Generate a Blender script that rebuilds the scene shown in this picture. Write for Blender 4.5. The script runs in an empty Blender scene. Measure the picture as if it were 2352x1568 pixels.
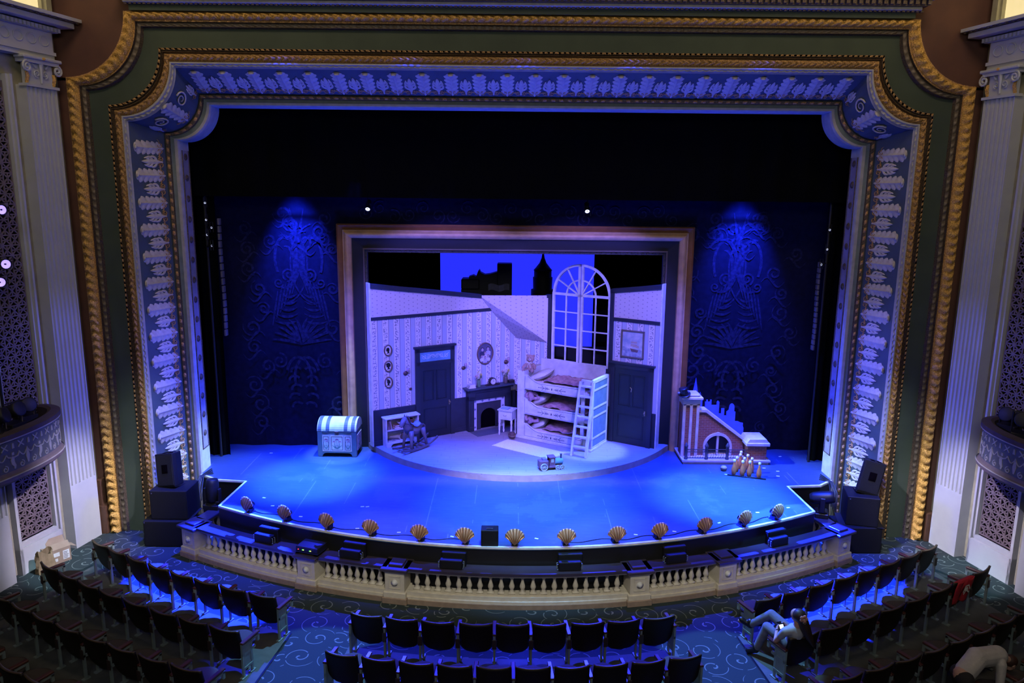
import bpy, math, random
from mathutils import Vector, Matrix
random.seed(7)
S = bpy.context.scene
COL = S.collection
PI = math.pi
R = math.radians

# ---------------------------------------------------------------- camera
cam_d = bpy.data.cameras.new('camera'); cam = bpy.data.objects.new('camera', cam_d); COL.objects.link(cam)
cam_d.sensor_width = 36; cam_d.lens = 1731.66 / 2352 * 36; cam_d.clip_end = 200
_p, _r, _y = R(11.131), R(.592), R(.107)
fw = Vector((math.sin(_y)*math.cos(_p), math.cos(_y)*math.cos(_p), -math.sin(_p)))
rt = Vector((math.cos(_y), -math.sin(_y), 0)); up = rt.cross(fw)
r2 = rt*math.cos(_r) + up*math.sin(_r); u2 = up*math.cos(_r) - rt*math.sin(_r)
cam.matrix_world = Matrix(((r2.x, u2.x, -fw.x, -.16), (r2.y, u2.y, -fw.y, 0), (r2.z, u2.z, -fw.z, 6.2), (0, 0, 0, 1)))
S.camera = cam

# ---------------------------------------------------------------- world, lights, exposure
S.view_settings.view_transform = 'Standard'; S.view_settings.look = 'None'
S.view_settings.exposure = 0; S.view_settings.gamma = 1; S.view_settings.use_curve_mapping = False
w = bpy.data.worlds.new('dark house'); S.world = w; w.use_nodes = True
w.node_tree.nodes['Background'].inputs[0].default_value = (.9, .85, .8, 1)
w.node_tree.nodes['Background'].inputs[1].default_value = .002
try:
    S.cycles.max_bounces = 5; S.cycles.diffuse_bounces = 3; S.cycles.glossy_bounces = 2
    S.cycles.transmission_bounces = 4; S.cycles.transparent_max_bounces = 6
    S.cycles.caustics_reflective = False; S.cycles.caustics_refractive = False
    S.cycles.sample_clamp_indirect = 4
except Exception: pass

def aim(o, tgt):
    d = Vector(tgt) - o.location
    o.rotation_euler = d.to_track_quat('-Z', 'Y').to_euler()
def spot(name, loc, tgt, e, col, ang, blend=.5, rad=.08):
    d = bpy.data.lights.new(name, 'SPOT'); d.energy = e; d.color = col; d.spot_size = R(ang); d.spot_blend = blend
    d.shadow_soft_size = rad
    o = bpy.data.objects.new(name, d); COL.objects.link(o); o.location = loc; aim(o, tgt); return o
def area(name, loc, tgt, e, col, sx, sy=None):
    d = bpy.data.lights.new(name, 'AREA'); d.energy = e; d.color = col; d.shape = 'RECTANGLE'; d.size = sx; d.size_y = sy or sx
    o = bpy.data.objects.new(name, d); COL.objects.link(o); o.location = loc; aim(o, tgt); return o

BLUE = (.006, .035, 1.0); ICE = (.14, .5, 1.0); LAV = (.165, .13, 1.0); CYAN = (.45, .95, 1.0)
area('house_light', (0, -3, 10.5), (0, 14, 2.5), 345, (1, .97, .92), 9, 3)
o = spot('balustrade_fill', (0, 2.5, 9.5), (0, 12.75, -.62), 2500, (1, .94, .80), 74, .6, .2); o.scale = (1, .11, 1)  # added spot, squashed to a strip to brighten the balustrade alone
area('ceiling_cove_left', (-6, 9, 14), (-6.5, 15.3, 8.5), 170, (1, .75, .5), 3, 2)
area('ceiling_cove_right', (6, 9, 14), (6.5, 15.3, 8.5), 170, (1, .75, .5), 3, 2)
# blue washes over the stage from the house ceiling
for k, x in enumerate((-4.4, -2.2, 0, 2.2, 4.4)):
    spot('blue_wash', (x, 14.35, 10.6), (x*(1.2 if abs(x) > 4 else .9), 15.2, 0), 28000, BLUE, 33, .7, .2)
# blue from behind the border
for x in (-3.6, 3.6):
    spot('blue_top_light', (x, 17.0, 6.6), (x*.95, 14.6, 0), 7000, BLUE, 75, .7, .15)
# pale pools
spot('pool_left', (-6.2, 13.0, 10.4), (-4.5, 15.7, 0), 30000, ICE, 18, 1, .15)
spot('pool_right', (6.4, 12.6, 10.4), (4.4, 14.8, 0), 32000, ICE, 20, 1, .15)
spot('pool_centre', (.6, 11.0, 10.8), (.3, 14.2, 0), 20000, (.12, .42, 1), 27, 1, .15)
spot('pool_platform', (-1.5, 9.0, 10.8), (-.3, 16.35, .15), 4200, (.42, .36, 1), 16, .9, .15)
# the nursery, from the balcony front
spot('front_left', (-3.5, 4.2, 10.8), (-1.3, 18.6, 2.2), 17000, LAV, 21.5, .4, .12)
spot('front_right', (3.5, 4.2, 10.8), (1.2, 18.6, 2.2), 17000, LAV, 21.5, .4, .12)
spot('top_bed', (3.9, 17.0, 6.6), (1.9, 17.3, .4), 1900, (.5, .95, 1), 16, .6, .06)
spot('top_nursery_blue', (-1.6, 18.1, 6.6), (-1.6, 18.0, .1), 1300, (.04, .05, 1), 50, .8, .06)
spot('top_chest', (-3.72, 16.95, 6.9), (-4.22, 17.32, .5), 2300, (.62, 1, .9), 15, .5, .06)
spot('top_bridge', (3.8, 13.0, 10.3), (4.8, 17.1, .6), 3400, (.75, .58, .9), 13, .7, .1)
spot('apron_edge_light', (0, 6.5, 10.6), (0, 15.6, .05), 7500, (1, .72, .48), 34, .9, .15)
bpy.data.objects['apron_edge_light'].scale = (1, .07, 1)
# beams down the patterned drop, light on the arch and the side walls
for x in (-5.2, 5.2):
    s = -1 if x < 0 else 1
    spot('drop_light', (x, 17.05, 7.1), (x, 17.86, 4.2), 5200, (.02, .05, 1), 46, 1, .1)
    spot('side_light', (-s*3, 16.1, 7.72), (s*7.1, 16.22, -.2), 9000, (.55, .85, 1), 13, 1, .1)
    spot('side_blue', (-s*3, 16.1, 7.72), (s*7.1, 16.2, 1.8), 5200, (.05, .07, 1), 24, 1, .1)
    spot('arch_light', (s*3.2, 7.5, 10.8), (s*7.9, 15.4, -.3), 4600, (.86, .93, 1), 17, 1, .2)
    spot('header_bounce', (s*2.8, 15.5, .3), (s*2.8, 15.7, 8.2), 1250, (.05, .07, 1), 66, .9, .3)  # unseen added lamp, imitates blue bounce off the stage floor
    spot('pier_light', (-s*1.5, 9.5, 10.5), (s*9.1, 14.2, -.6), 13000, (.82, .74, 1), 13, .8, .12)
    spot('pier_blue', (-s*2.0, 15.3, 6.5), (s*9.1, 14.3, 2.3), 2200, (.14, .14, 1), 20, .8, .1)
    spot('side_carpet', (s*4.5, 12.0, 10), (s*8.5, 13.5, -1), 4600, (.34, .70, .85), 9, .3, .08)
    # back light that spills over the rail onto the house floor (the fixtures hung under the border)
    o = spot('back_light', (-3.47 if s < 0 else 1.57, 17.3, 5.7), (s*5.75, 12.65, -1), 260000, (.006, .02, 1), 24, .25, .03); o.scale = (1, .42, 1)
    spot('back_fill', (-3.47 if s < 0 else 1.57, 17.3, 5.7), (s*2.2, 10.6, -1), 14000, (.02, .03, 1), 34, .5, .03)
    spot('aisle_light', (s*1.6, 14.2, 10.4), (s*3.3, 10.25, -1), 7500, (.2, .56, 1), 12.5, .15, .06)

# ---------------------------------------------------------------- materials
MATS = {}
def mat(name, rgb, rough=.6, metal=0, noise=None, rgb2=None, bump=0, bscale=40, emit=None, estr=1, spec=None):
    if name in MATS: return MATS[name]
    m = bpy.data.materials.new(name); m.use_nodes = True; nt = m.node_tree; b = nt.nodes['Principled BSDF']
    b.inputs['Base Color'].default_value = (*rgb, 1); b.inputs['Roughness'].default_value = rough; b.inputs['Metallic'].default_value = metal
    if spec is not None: b.inputs['Specular IOR Level'].default_value = spec
    tc = nt.nodes.new('ShaderNodeTexCoord')
    n = nt.nodes.new('ShaderNodeTexNoise'); n.inputs['Scale'].default_value = noise or 6; n.inputs['Detail'].default_value = 4
    nt.links.new(tc.outputs['Object'], n.inputs['Vector'])
    cr = nt.nodes.new('ShaderNodeMix'); cr.data_type = 'RGBA'
    c2 = rgb2 or tuple(c*.8 for c in rgb)
    cr.inputs[6].default_value = (*c2, 1); cr.inputs[7].default_value = (*rgb, 1)
    mr = nt.nodes.new('ShaderNodeMapRange'); mr.inputs[1].default_value = .35; mr.inputs[2].default_value = .65
    nt.links.new(n.outputs['Fac'], mr.inputs[0]); nt.links.new(mr.outputs[0], cr.inputs[0])
    nt.links.new(cr.outputs[2], b.inputs['Base Color'])
    if bump:
        n2 = nt.nodes.new('ShaderNodeTexNoise'); n2.inputs['Scale'].default_value = bscale; n2.inputs['Detail'].default_value = 3
        nt.links.new(tc.outputs['Object'], n2.inputs['Vector'])
        bp = nt.nodes.new('ShaderNodeBump'); bp.inputs['Strength'].default_value = bump; bp.inputs['Distance'].default_value = .02
        nt.links.new(n2.outputs['Fac'], bp.inputs['Height']); nt.links.new(bp.outputs[0], b.inputs['Normal'])
    if emit:
        b.inputs['Emission Color'].default_value = (*emit, 1); b.inputs['Emission Strength'].default_value = estr
    MATS[name] = m; return m

class NT:
    """small helper for hand-wired procedural materials"""
    def __init__(s, name, rough=.6):
        s.m = bpy.data.materials.new(name); s.m.use_nodes = True; s.t = s.m.node_tree; s.b = s.t.nodes['Principled BSDF']
        s.b.inputs['Roughness'].default_value = rough
        s.tc = s.t.nodes.new('ShaderNodeTexCoord'); MATS[name] = s.m
    def sep(s, v=None):
        n = s.t.nodes.new('ShaderNodeSeparateXYZ'); s.t.links.new(v or s.tc.outputs['Object'], n.inputs[0]); return n.outputs
    def comb(s, x, y, z):
        n = s.t.nodes.new('ShaderNodeCombineXYZ')
        for i, v in enumerate((x, y, z)): s._set(n.inputs[i], v)
        return n.outputs[0]
    def _set(s, i, v):
        if isinstance(v, (int, float)): i.default_value = v
        elif isinstance(v, tuple): i.default_value = (*v, 1) if len(v) == 3 and i.type == 'RGBA' else v
        else: s.t.links.new(v, i)
    def math(s, op, a, b=0, c=0):
        n = s.t.nodes.new('ShaderNodeMath'); n.operation = op
        for i, v in enumerate((a, b, c)): s._set(n.inputs[i], v)
        return n.outputs[0]
    def mix(s, f, a, b):
        n = s.t.nodes.new('ShaderNodeMix'); n.data_type = 'RGBA'
        s._set(n.inputs[0], f); s._set(n.inputs[6], a); s._set(n.inputs[7], b); return n.outputs[2]
    def tex(s, kind, **k):
        n = s.t.nodes.new('ShaderNodeTex' + kind)
        for a, v in k.items():
            if a in n.inputs.keys(): s._set(n.inputs[a], v)
            else: setattr(n, a, v)
        if 'Vector' not in k: s.t.links.new(s.tc.outputs['Object'], n.inputs['Vector'])
        return n
    def out(s, col): s._set(s.b.inputs['Base Color'], col); return s.m

black = mat('black paint', (.006, .006, .007), .55)
velour = mat('black velour', (.0025, .003, .0025), 1, spec=.05)
white = mat('white paint', (.72, .72, .70), .5)
cream = mat('cream plaster', (.60, .555, .45), .6, noise=9, rgb2=(.53, .48, .38))
stone_brown = mat('brown stone plinth', (.30, .22, .16), .7, noise=10)
gold = mat('gilt plaster', (.98, .60, .15), .38, .15, noise=55, rgb2=(.42, .21, .04), bump=.8, bscale=60)
gold_dull = mat('worn gilt', (.78, .46, .16), .45, .12, noise=60, rgb2=(.24, .12, .045), bump=1, bscale=45)
bronze_bead = mat('bronze bead', (.22, .16, .10), .5, .4, noise=40, rgb2=(.08, .06, .05), bump=.6, bscale=70)
green_wall = mat('dark green wall', (.060, .085, .058), .75, noise=2, rgb2=(.05, .072, .05))
frieze_mat = mat('slate blue frieze', (.075, .105, .125), .75, noise=2)
leaf_mat = mat('plaster leaf', (.62, .58, .58), .6, noise=14, rgb2=(.52, .47, .46))
slate = mat('slate band', (.20, .25, .28), .6)
pale = mat('pale grey moulding', (.46, .45, .45), .6, noise=8)
oxblood = mat('red brown wall', (.14, .062, .042), .8, noise=2.5, rgb2=(.11, .05, .038))
pilaster_mat = mat('white pilaster', (.52, .54, .55), .6, noise=3, rgb2=(.48, .50, .52))
ochre = mat('ochre reveal', (.40, .38, .27), .7)
grille_mat = mat('grille plaster', (.20, .155, .165), .7)
void = mat('dark recess', (.003, .002, .003), 1, spec=0)
darkwood = mat('dark varnished wood', (.035, .022, .022), .35, noise=5)
redwood = mat('reddish varnished wood', (.075, .022, .015), .35, noise=8, rgb2=(.05, .014, .01))
seat_back_mat = mat('black brown seat back', (.010, .006, .004), .5, spec=.3)
seat_pan_mat = mat('taupe upholstery', (.055, .043, .035), .95, noise=60, rgb2=(.045, .036, .03))
iron = mat('painted iron standard', (.22, .27, .26), .5, .2)
plastic = mat('black plastic', (.012, .012, .014), .45)
cabinet_black = mat('black speaker cabinet', (.0045, .0045, .006), .6, bump=.2, bscale=120, spec=.3)
mesh_grille = mat('speaker grille', (.008, .008, .009), .6, .1, bump=.3, bscale=200, spec=.3)
steel = mat('steel', (.45, .45, .47), .35, .9)
def shell_mat():
    n = NT('gold striped shell', .33); x, y, z = n.sep()
    an = n.math('ARCTAN2', x, n.math('SUBTRACT', z, .0)); st = n.math('ADD', n.math('MULTIPLY', n.math('COSINE', n.math('MULTIPLY', an, 31.3)), .5), .5)
    n.b.inputs['Metallic'].default_value = .35
    n.out(n.mix(st, (.24, .105, .035), (.68, .43, .23))); return n.m
shell_gold = shell_mat()
skin = mat('skin', (.52, .30, .22), .55)
concrete = mat('grey concrete', (.085, .09, .09), .85, noise=5, rgb2=(.065, .07, .07))
# ---------------------------------------------------------------- mesh helpers
class MB:
    def __init__(s): s.v = []; s.f = []; s.M = Matrix()
    def add(s, vs, fs):
        o = len(s.v); s.v += [tuple(s.M @ Vector(p)) for p in vs]; s.f += [tuple(i + o for i in f) for f in fs]; return s
    def at(s, loc=(0, 0, 0), rot=(0, 0, 0)):
        from mathutils import Euler
        s.M = Matrix.Translation(loc) @ Euler(rot).to_matrix().to_4x4(); return s
    def box(s, x0, y0, z0, x1, y1, z1, ch=0):
        if ch:
            c = ch; vs = []; 
            for z, i in ((z0, c), (z0 + c, 0), (z1 - c, 0), (z1, c)):
                a, b, e, d = x0 + i, y0 + i, x1 - i, y1 - i
                vs += [(a + c*(i == 0), b, z), (e - c*(i == 0), b, z), (e, b + c*(i == 0), z), (e, d - c*(i == 0), z), (e - c*(i == 0), d, z), (a + c*(i == 0), d, z), (a, d - c*(i == 0), z), (a, b + c*(i == 0), z)]
            fs = [tuple(range(7, -1, -1)), tuple(range(24, 32))]
            for r in range(3):
                for k in range(8): fs.append((r*8 + k, r*8 + (k + 1) % 8, r*8 + 8 + (k + 1) % 8, r*8 + 8 + k))
            return s.add(vs, fs)
        vs = [(x0, y0, z0), (x1, y0, z0), (x1, y1, z0), (x0, y1, z0), (x0, y0, z1), (x1, y0, z1), (x1, y1, z1), (x0, y1, z1)]
        return s.add(vs, [(3, 2, 1, 0), (4, 5, 6, 7), (0, 1, 5, 4), (1, 2, 6, 5), (2, 3, 7, 6), (3, 0, 4, 7)])
    def lathe(s, prof, n=16, c=(0, 0, 0), a0=0, a1=2*PI):
        full = abs(a1 - a0 - 2*PI) < 1e-6; m = n if full else n + 1; vs = []; fs = []
        for r, z in prof:
            for k in range(m):
                a = a0 + (a1 - a0)*k/n; vs.append((c[0] + r*math.cos(a), c[1] + r*math.sin(a), c[2] + z))
        for i in range(len(prof) - 1):
            for k in range(n):
                k2 = (k + 1) % m; fs.append((i*m + k, i*m + k2, (i + 1)*m + k2, (i + 1)*m + k))
        if full:
            if prof[0][0] > 1e-4: fs.append(tuple(range(n - 1, -1, -1)))
            if prof[-1][0] > 1e-4: fs.append(tuple(range((len(prof) - 1)*m, (len(prof) - 1)*m + n)))
        return s.add(vs, fs)
    def cyl(s, p0, p1, r, n=10, r1=None): return s.tube([p0, p1], [r, r if r1 is None else r1], n)
    def tube(s, pts, r, n=8, cap=True):
        pts = [Vector(p) for p in pts]; m = len(pts); rs = r if isinstance(r, (list, tuple)) else [r]*m; vs = []; fs = []; pu = None
        for i, p in enumerate(pts):
            d = (pts[min(i + 1, m - 1)] - pts[max(i - 1, 0)]).normalized()
            u = pu - d*pu.dot(d) if pu is not None else d.orthogonal()
            if u.length < 1e-6: u = d.orthogonal()
            u.normalize(); pu = u; v = d.cross(u)
            for k in range(n):
                a = 2*PI*k/n; vs.append(p + (u*math.cos(a) + v*math.sin(a))*rs[i])
        for i in range(m - 1):
            for k in range(n): fs.append((i*n + k, i*n + (k + 1) % n, (i + 1)*n + (k + 1) % n, (i + 1)*n + k))
        if cap: fs += [tuple(range(n - 1, -1, -1)), tuple(range((m - 1)*n, m*n))]
        return s.add(vs, fs)
    def prism(s, out, y0, y1):
        """outline in x,z extruded from y0 to y1"""
        n = len(out); vs = [(x, y0, z) for x, z in out] + [(x, y1, z) for x, z in out]
        return s.add(vs, [tuple(range(n)), tuple(range(2*n - 1, n - 1, -1))] + [(i, i + n, (i + 1) % n + n, (i + 1) % n) for i in range(n)])
    def slab(s, out, z0, z1):
        n = len(out); vs = [(x, y, z0) for x, y in out] + [(x, y, z1) for x, y in out]
        return s.add(vs, [tuple(range(n - 1, -1, -1)), tuple(range(n, 2*n))] + [(i, (i + 1) % n, (i + 1) % n + n, i + n) for i in range(n)])
    def ball(s, c, rx, ry=None, rz=None, nu=14, nv=9):
        ry = rx if ry is None else ry; rz = rx if rz is None else rz; vs = [(c[0], c[1], c[2] - rz)]; fs = []
        for j in range(1, nv):
            t = -PI/2 + PI*j/nv
            for i in range(nu):
                a = 2*PI*i/nu; vs.append((c[0] + rx*math.cos(t)*math.cos(a), c[1] + ry*math.cos(t)*math.sin(a), c[2] + rz*math.sin(t)))
        vs.append((c[0], c[1], c[2] + rz)); L = len(vs) - 1
        for i in range(nu):
            i2 = (i + 1) % nu; fs.append((0, 1 + i2, 1 + i)); fs.append((L, L - nu + i, L - nu + i2))
            for j in range(nv - 2): fs.append((1 + j*nu + i, 1 + j*nu + i2, 1 + (j + 1)*nu + i2, 1 + (j + 1)*nu + i))
        return s.add(vs, fs)
    def grid(s, nu, nv, fn, wrap=False):
        vs = [fn(i/nu, j/nv) for j in range(nv + 1) for i in range(nu + 1)]
        return s.add(vs, [(j*(nu + 1) + i, j*(nu + 1) + i + 1, (j + 1)*(nu + 1) + i + 1, (j + 1)*(nu + 1) + i) for j in range(nv) for i in range(nu)])
    def loft(s, A, B, closed=False):
        n = len(A); return s.add(list(A) + list(B), [(i, (i + 1) % n, n + (i + 1) % n, n + i) for i in range(n if closed else n - 1)])
    def ribbon(s, pts, wd, y, lift=0):
        """flat stroke in the x,z plane, optionally raised along its middle"""
        m = len(pts); vs = []; fs = []
        for i, (x, z) in enumerate(pts):
            a, b = pts[max(i - 1, 0)], pts[min(i + 1, m - 1)]; dx, dz = b[0] - a[0], b[1] - a[1]; L = math.hypot(dx, dz) or 1
            h = (wd[i] if isinstance(wd, (list, tuple)) else wd)/2; nx, nz = -dz/L*h, dx/L*h
            vs += [(x + nx, y, z + nz), (x, y - lift, z), (x - nx, y, z - nz)]
        for i in range(m - 1):
            for k in (0, 1): fs.append((i*3 + k, i*3 + k + 1, i*3 + 4 + k, i*3 + 3 + k))
        return s.add(vs, fs)
    def build(s, name, m, parent=None, smooth=False, bevel=0, sub=0, solid=0):
        me = bpy.data.meshes.new(name); me.from_pydata(s.v, [], s.f); me.update()
        ms = m if isinstance(m, (list, tuple)) else [m]
        for q in ms: me.materials.append(q)
        if smooth:
            for p in me.polygons: p.use_smooth = True
        o = bpy.data.objects.new(name, me); COL.objects.link(o)
        if parent: o.parent = parent
        if solid: q = o.modifiers.new('s', 'SOLIDIFY'); q.thickness = solid; q.offset = 0
        if bevel: q = o.modifiers.new('b', 'BEVEL'); q.width = bevel; q.segments = 2; q.limit_method = 'ANGLE'
        if sub: q = o.modifiers.new('u', 'SUBSURF'); q.levels = sub; q.render_levels = sub
        return o

def tag(o, label=None, cat=None, group=None, kind=None):
    if label: o['label'] = label
    if cat: o['category'] = cat
    if group: o['group'] = group
    if kind: o['kind'] = kind
    return o
def thing(name, label, cat, loc=(0, 0, 0), rz=0, group=None, kind=None):
    o = bpy.data.objects.new(name, None); COL.objects.link(o); o.empty_display_size = .1
    o.location = loc; o.rotation_euler = (0, 0, rz); return tag(o, label, cat, group, kind)
KIDS = {}
def kids(o):
    return [c for c in bpy.data.objects if c.parent == o]
def dup(root, loc, rz, label=None, group=None, cache={}):
    if root.name not in cache: cache[root.name] = [(c, kids(c)) for c in kids(root)]
    r = root.copy(); COL.objects.link(r); r.location = loc
    r.rotation_euler = rz if isinstance(rz, tuple) else (0, 0, rz)
    if label: r['label'] = label
    if group: r['group'] = group
    for ch, gs in cache[root.name]:
        c = ch.copy(); COL.objects.link(c); c.parent = r
        for g in gs: d = g.copy(); COL.objects.link(d); d.parent = c
    return r
def arc(cx, cz, r, a0, a1, n, rz=None): return [(cx + r*math.cos(a0 + (a1 - a0)*k/n), cz + (rz or r)*math.sin(a0 + (a1 - a0)*k/n)) for k in range(n + 1)]
def spiral(cx, cz, r0, r1, a0, turns, n=18): return [(cx + (r0 + (r1 - r0)*k/n)*math.cos(a0 + turns*2*PI*k/n), cz + (r0 + (r1 - r0)*k/n)*math.sin(a0 + turns*2*PI*k/n)) for k in range(n + 1)]
ORD = ['first', 'second', 'third', 'fourth', 'fifth', 'sixth', 'seventh', 'eighth', 'ninth', 'tenth', 'eleventh', 'twelfth', 'thirteenth']
ZF = -1.02
# ---------------------------------------------------------------- house floor
def carpet():
    n = NT('scroll carpet', .95)
    v = n.tex('Voronoi', feature='F1', Scale=2.0, Randomness=.6)
    sc = n.t.nodes.new('ShaderNodeVectorMath'); sc.operation = 'SCALE'; n.t.links.new(n.tc.outputs['Object'], sc.inputs[0]); sc.inputs[3].default_value = 2.0
    d = n.t.nodes.new('ShaderNodeVectorMath'); d.operation = 'SUBTRACT'; n.t.links.new(sc.outputs[0], d.inputs[0])
    # Position is in texture units of the scaled space divided back by the scale
    ps = n.t.nodes.new('ShaderNodeVectorMath'); ps.operation = 'SCALE'; n.t.links.new(v.outputs['Position'], ps.inputs[0]); ps.inputs[3].default_value = 2.0
    n.t.links.new(ps.outputs[0], d.inputs[1])
    x, y, z = n.sep(d.outputs[0])
    rr = n.math('SQRT', n.math('ADD', n.math('MULTIPLY', x, x), n.math('MULTIPLY', y, y)))
    an = n.math('DIVIDE', n.math('ARCTAN2', y, x), 2*PI)
    cr, cg, cb = n.sep(v.outputs['Color'])
    sgn = n.math('SIGN', n.math('SUBTRACT', cr, .5))
    ph = n.math('ADD', n.math('ADD', n.math('MULTIPLY', an, sgn), n.math('MULTIPLY', rr, 2.9)), cg)
    fr = n.math('ABSOLUTE', n.math('SUBTRACT', n.math('FRACT', ph), .5))
    line = n.math('MULTIPLY', n.math('LESS_THAN', fr, n.math('DIVIDE', .019, n.math('ADD', rr, .10))), n.math('LESS_THAN', rr, .55))
    # leave gaps so the strokes read as separate curls and leaves
    gap = n.math('GREATER_THAN', n.math('FRACT', n.math('ADD', n.math('ADD', n.math('MULTIPLY', an, 2), cb), n.math('MULTIPLY', rr, .6))), .10)
    line = n.math('MULTIPLY', line, gap)
    w = n.tex('Noise', Scale=90.0, Detail=2.0)
    ground = n.mix(w.outputs['Fac'], (.010, .021, .021), (.016, .031, .034))
    n.out(n.mix(n.math('MULTIPLY', line, .85), ground, (.16, .19, .17)))
    return n.m
carpet_mat = carpet()
f = MB(); f.box(-13, 3, ZF - .1, 13, 15.32, ZF)
tag(f.build('floor', carpet_mat), 'dark green house carpet patterned with pale scrolls', 'floor', kind='structure')
def rowfun(p):
    (x0, y0), (x1, y1), (x2, y2) = p
    def fn(x):
        return y0*(x - x1)*(x - x2)/((x0 - x1)*(x0 - x2)) + y1*(x - x0)*(x - x2)/((x1 - x0)*(x1 - x2)) + y2*(x - x0)*(x - x1)/((x2 - x0)*(x2 - x1))
    return fn
ROWS = {  # measured line of the seat backs: block -> rows of three points from the aisle outwards
    'left': [((-3.86, 11.11), (-5.55, 11.76), (-7.92, 13.1)), ((-4.1, 10.13), (-6.17, 10.98), (-8.35, 12.23)), ((-4.27, 9.18), (-6.3, 10.0), (-8.5, 11.2)), ((-4.5, 8.25), (-6.5, 9.02), (-8.7, 10.2))],
    'right': [((3.80, 11.14), (5.79, 12.04), (7.91, 13.22)), ((3.95, 10.08), (6.37, 11.2), (8.41, 12.41)), ((4.2, 9.12), (6.2, 9.95), (8.3, 11.07)), ((4.4, 8.2), (6.4, 9.0), (8.5, 10.1))],
    'centre': [((-2.62, 10.7), (-.1, 10.42), (2.45, 10.71)), ((-2.77, 9.7), (-.08, 9.36), (2.62, 9.7))]}
def slab_of(block, xa, xb, front, back):
    m = MB(); f0 = rowfun(ROWS[block][0]); n = 14; xs = [xa + (xb - xa)*k/n for k in range(n + 1)]
    o = [(x, f0(x) + front) for x in xs] + [(x*1.12, f0(x) + back) for x in reversed(xs)]
    if xa > xb: o.reverse()
    m.slab(o, ZF - .02, ZF + .012); return m
for blk, xa, xb in (('left', -3.74, -8.25), ('right', 3.64, 8.2), ('centre', -2.72, 2.55)):
    s = slab_of(blk, xa, xb, .28, -2.6 if blk == 'centre' else -3.5)
    o = s.build('seating_slab', concrete)
    tag(o, 'bare grey concrete strip under the %s block of seats' % blk, 'floor slab', kind='structure')
    e = MB(); f0 = rowfun(ROWS[blk][0])
    for xe in (xa,) if blk != 'centre' else (): 
        e.loft([(xe, f0(xe) + .29, ZF + .02), (xe*1.12, f0(xe) - 3.5, ZF + .02)], [(xe*1.008, f0(xe) + .29, ZF + .02), (xe*1.128, f0(xe) - 3.5, ZF + .02)])
        e.build('nosing', mat('dark blue metal nosing', (.03, .04, .06), .3, .7), o)

# ---------------------------------------------------------------- stage
yA = lambda x: 12.47 + .0475*x*x
def stage_floor_mat():
    n = NT('blue black stage paint', .42)
    x, y, z = n.sep()
    seam = n.math('LESS_THAN', n.math('ABSOLUTE', n.math('SUBTRACT', n.math('FRACT', n.math('ADD', n.math('DIVIDE', x, .88), .47)), .5)), .006)
    part = n.math('GREATER_THAN', n.tex('Noise', Scale=.9).outputs['Fac'], .52)
    sv = n.t.nodes.new('ShaderNodeMapping'); sv.inputs['Scale'].default_value = (1.2, 16, 1); n.t.links.new(n.tc.outputs['Object'], sv.inputs[0])
    st = n.tex('Noise', Scale=2.2, Detail=6.0, Vector=sv.outputs[0])
    c = n.mix(st.outputs['Fac'], (.010, .028, .07), (.062, .108, .20))
    c = n.mix(n.math('MULTIPLY', n.math('GREATER_THAN', n.tex('Noise', Scale=.55, Detail=8.0, Roughness=.7).outputs['Fac'], .56), .25), c, (.10, .14, .2))
    sc2 = n.t.nodes.new('ShaderNodeMapping'); sc2.inputs['Scale'].default_value = (14, .9, 1); sc2.inputs['Rotation'].default_value = (0, 0, .5); n.t.links.new(n.tc.outputs['Object'], sc2.inputs[0])
    c = n.mix(n.math('MULTIPLY', n.math('GREATER_THAN', n.tex('Noise', Scale=1.0, Detail=2.0, Vector=sc2.outputs[0]).outputs['Fac'], .735), .3), c, (.35, .4, .45))
    sp = n.math('LESS_THAN', n.tex('Voronoi', Scale=5.0).outputs['Distance'], .035)
    c = n.mix(n.math('MULTIPLY', sp, .45), c, (.5, .5, .5))
    n.out(n.mix(n.math('MULTIPLY', n.math('MULTIPLY', seam, part), .35), c, (.35, .38, .42)))
    return n.m
front = [(-5.98 + 11.96*k/40, yA(-5.98 + 11.96*k/40)) for k in range(41)]
outl = front + [(5.92, 15.48), (6.65, 15.55), (7.02, 15.86), (7.02, 16.45), (10.5, 16.45), (10.5, 24), (-10.5, 24), (-10.5, 16.45), (-7.02, 16.45), (-7.02, 15.86), (-6.55, 15.55), (-5.9, 15.48)]
stage = thing('stage', 'blue lit stage floor with a white edged curved apron', 'stage', kind='structure')
m = MB(); m.slab(outl, -.05, 0); m.build('stage_floor', stage_floor_mat(), stage)
edge = [(-7.02, 15.86), (-6.55, 15.55), (-5.9, 15.48)] + front + [(5.92, 15.48), (6.65, 15.55), (7.02, 15.86)]
m = MB()
n = len(edge); vs = []
for i, p in enumerate(edge):
    a, b = edge[max(i - 1, 0)], edge[min(i + 1, n - 1)]; dx, dy = b[0] - a[0], b[1] - a[1]; L = math.hypot(dx, dy); vs.append((p[0] - dy/L*.05, p[1] + dx/L*.05))
m.loft([(x, y, .006) for x, y in edge], [(x, y, .006) for x, y in vs]); m.loft([(x, y - .004, -.03) for x, y in edge], [(x, y - .004, .006) for x, y in edge])
m.build('edge_strip', mat('white edge strip', (.8, .8, .76), .5), stage)
m = MB(); m.loft([(x, y + .03, ZF) for x, y in edge], [(x, y + .03, -.03) for x, y in edge]); m.build('fascia', black, stage)
m = MB(); rnd = random.Random(3)
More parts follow.
